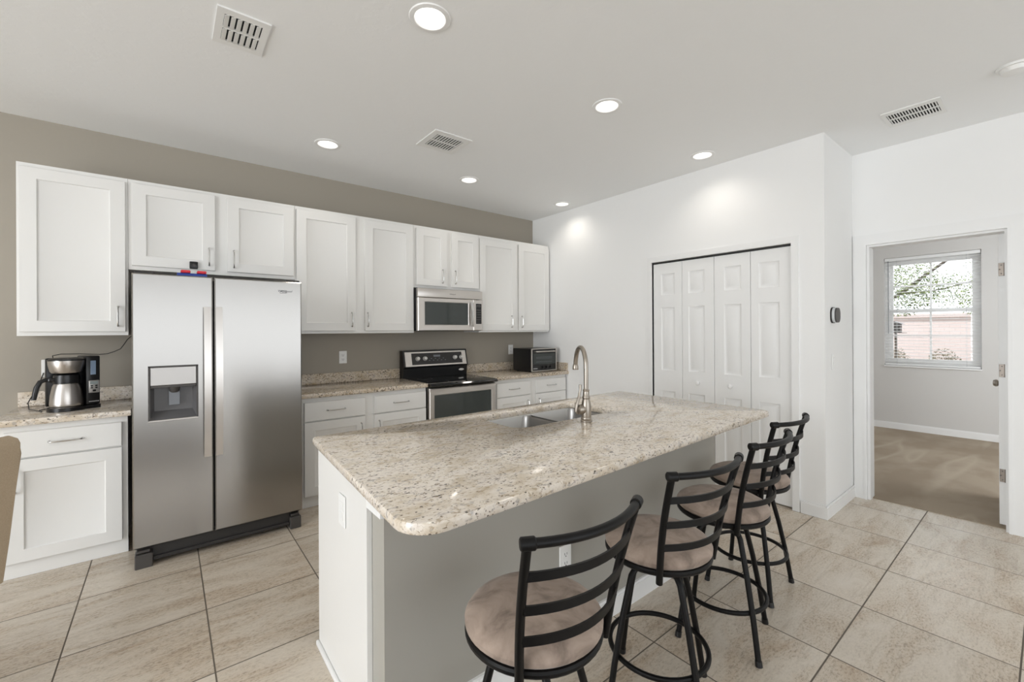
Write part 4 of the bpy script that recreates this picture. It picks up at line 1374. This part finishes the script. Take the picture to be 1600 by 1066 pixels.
def make_stool():
    r = thing('bar_stool', None, None)
    r['category'] = 'bar stool'
    r['group'] = 'bar stools along the island'
    k = dict(world=False)
    mb = MB(); mb.lathe([(0, 0.626), (0.06, 0.6255), (0.12, 0.622), (0.165, 0.614), (0.187, 0.602), (0.195, 0.590), (0.194, 0.578), (0.186, 0.570), (0, 0.569)], (0, 0, 0), 56); mb.build('seat', M_suede, r, label='taupe suede round seat', **k)
    mb = MB(); mb.tube([(0.184 * math.cos(2 * PI * i / 48), 0.184 * math.sin(2 * PI * i / 48), 0.558) for i in range(48)], 0.0115, 10, closed=True); mb.build('seat_ring', M_black_metal, r, **k)
    mb = MB(); mb.box(-0.178, 0.178, -0.016, 0.016, 0.551, 0.566); mb.box(-0.016, 0.016, -0.178, 0.178, 0.551, 0.566); mb.lathe([(0, 0.488), (0.050, 0.488), (0.052, 0.516), (0.085, 0.520), (0.085, 0.551), (0, 0.551)], (0, 0, 0), 28); mb.build('swivel_plate', M_black_metal, r, **k)
    B0 = Vector((0.152, -0.130, 0.530)); B1 = Vector((0.190, -0.212, 0.922))

    def bow(q, n=14, sag=0.052):
        z = B0.lerp(B1, q)
        return [(z.x * (-1 + 2 * i / n), z.y - sag * (1 - (-1 + 2 * i / n) ** 2), z.z) for i in range(n + 1)]
    for s_ in (-1, 1):
        a, b = Vector((s_ * B0.x, B0.y, B0.z)), Vector((s_ * B1.x, B1.y, B1.z))
        ps = [a + (b - a) * q + Vector((0, 0.010 * math.sin(PI * q), 0)) for q in [i / 10 for i in range(11)]]
        mb = MB(); mb.tube(ps, 0.0115, 12); mb.build('post', M_black_metal, r, **k)
    mb = MB(); mb.tube(bow(1.0), 0.0115, 12); rail = mb.build('top_rail', M_black_metal, r, **k)
    for s_ in (-1, 1):
        mb = MB()
        e = bow(1.0)
        p0, p1 = (Vector(e[0]), Vector(e[1])) if s_ < 0 else (Vector(e[-1]), Vector(e[-2]))
        d = (p1 - p0).normalized()
        mb.tube([p0 - d * 0.017, p0 - d * 0.014, p0 + d * 0.016, p0 + d * 0.019], [0.012, 0.0155, 0.0155, 0.013], 16)
        mb.build('end_cap', M_black_metal, rail, **k)
    for q in (0.785, 0.56, 0.345):
        mb = MB(); mb.strip(bow(q, sag=0.050), 0.022, 0.006); mb.build('slat', M_black_metal, r, **k)
    for j in range(4):
        a = PI / 4 + j * PI / 2
        ca_, sa_ = math.cos(a), math.sin(a)
        prof = [(0.035, 0.502), (0.080, 0.502), (0.104, 0.494), (0.120, 0.474), (0.131, 0.435), (0.160, 0.33), (0.196, 0.17), (0.224, 0.012)]
        mb = MB(); mb.tube([(p * ca_, p * sa_, z) for p, z in prof], 0.0115, 12); lg = mb.build('leg', M_black_metal, r, **k)
        mb = MB(); mb.tube([(0.2225 * ca_, 0.2225 * sa_, 0.022), (0.226 * ca_, 0.226 * sa_, 0.0005)], [0.0135, 0.0145], 12); mb.build('foot', M_black, lg, **k)
    mb = MB(); mb.tube([(0.178 * math.cos(2 * PI * i / 48), 0.178 * math.sin(2 * PI * i / 48), 0.190) for i in range(48)], 0.0095, 10, closed=True); mb.build('foot_ring', M_black_metal, r, **k)
    return r


def copy_tree(o, parent=None):
    c = o.copy()
    COL.objects.link(c)
    if parent is not None:
        c.parent = parent
    for ch in [x for x in bpy.data.objects if x.parent == o]:
        copy_tree(ch, c)
    return c


proto = make_stool()
SPOTS = [(0.812, 0.925, -2, 'black metal bar stool with suede seat nearest the camera, at the near island corner'),
         (1.463, 0.948, -6, 'second bar stool from the camera, in front of the island outlet'),
         (2.005, 0.960, 1, 'third bar stool from the camera, next to the stool at the far end'),
         (2.505, 1.052, -2, 'farthest black bar stool, at the island end by the pantry doors')]
LEGROT = [20, 28, 17, 3]
stools = [proto] + [copy_tree(proto) for _ in SPOTS[1:]]
for st, (x, y, a, lb), lr in zip(stools, SPOTS, LEGROT):
    st.location = (x, y, 0.0)
    st.rotation_euler = (0, 0, math.radians(a))
    st['label'] = lb
    for ch in [q for q in bpy.data.objects if q.parent == st and q.name.split('.')[0] == 'leg']:
        ch.rotation_euler = (0, 0, math.radians(lr - a))

# ---------------------------------------------------------------- upholstered dining chair at the left edge
dc = thing('dining_chair', 'beige upholstered dining chair cut off by the left edge', 'chair', (0, 0, 0))
k = dict(world=False)
# local: seat faces -x, back at +x side
mb = MB()
prof = [(0.00, 0.44), (0.055, 0.44), (0.072, 0.60), (0.098, 0.80), (0.118, 0.93), (0.122, 0.972), (0.112, 0.990), (0.080, 1.000), (0.045, 0.992), (0.020, 0.965), (0.010, 0.90), (-0.01, 0.70), (-0.02, 0.48)]
mb.prism([(x, z) for x, z in prof], -0.24, 0.24, 'y')
es = [e for e in mb.bm.edges]
bmesh.ops.bevel(mb.bm, geom=[e for e in mb.bm.edges if abs(e.verts[0].co.y - e.verts[1].co.y) < 1e-6], offset=0.012, segments=3, affect='EDGES', profile=0.5)
mb.build('backrest', M_chair, dc, smooth=50, **k)
mb = MB(); mb.box(-0.46, 0.05, -0.24, 0.24, 0.34, 0.48, 0.03, 3); mb.build('seat', M_chair, dc, **k)
for x in (-0.42, 0.01):
    for y in (-0.20, 0.20):
        mb = MB(); mb.tube([(x, y, 0.345), (x, y, 0.0)], [0.022, 0.015], 10); mb.build('leg', M_dark2, dc, label='dark wooden leg', **k)
dc.location = (-0.677, 2.348, 0)
dc.rotation_euler = (0, 0, math.radians(-38))

# added floor covering out of view, put in to darken the refrigerator reflection
added_rug = MB().box(-2.3, 0.48, -3.2, 0.95, 0.0005, 0.012, 0.004, 1).build('added_rug', M_added_rug)
tag(added_rug, 'added unseen brown floor mat that darkens the refrigerator reflection', 'added_rug')
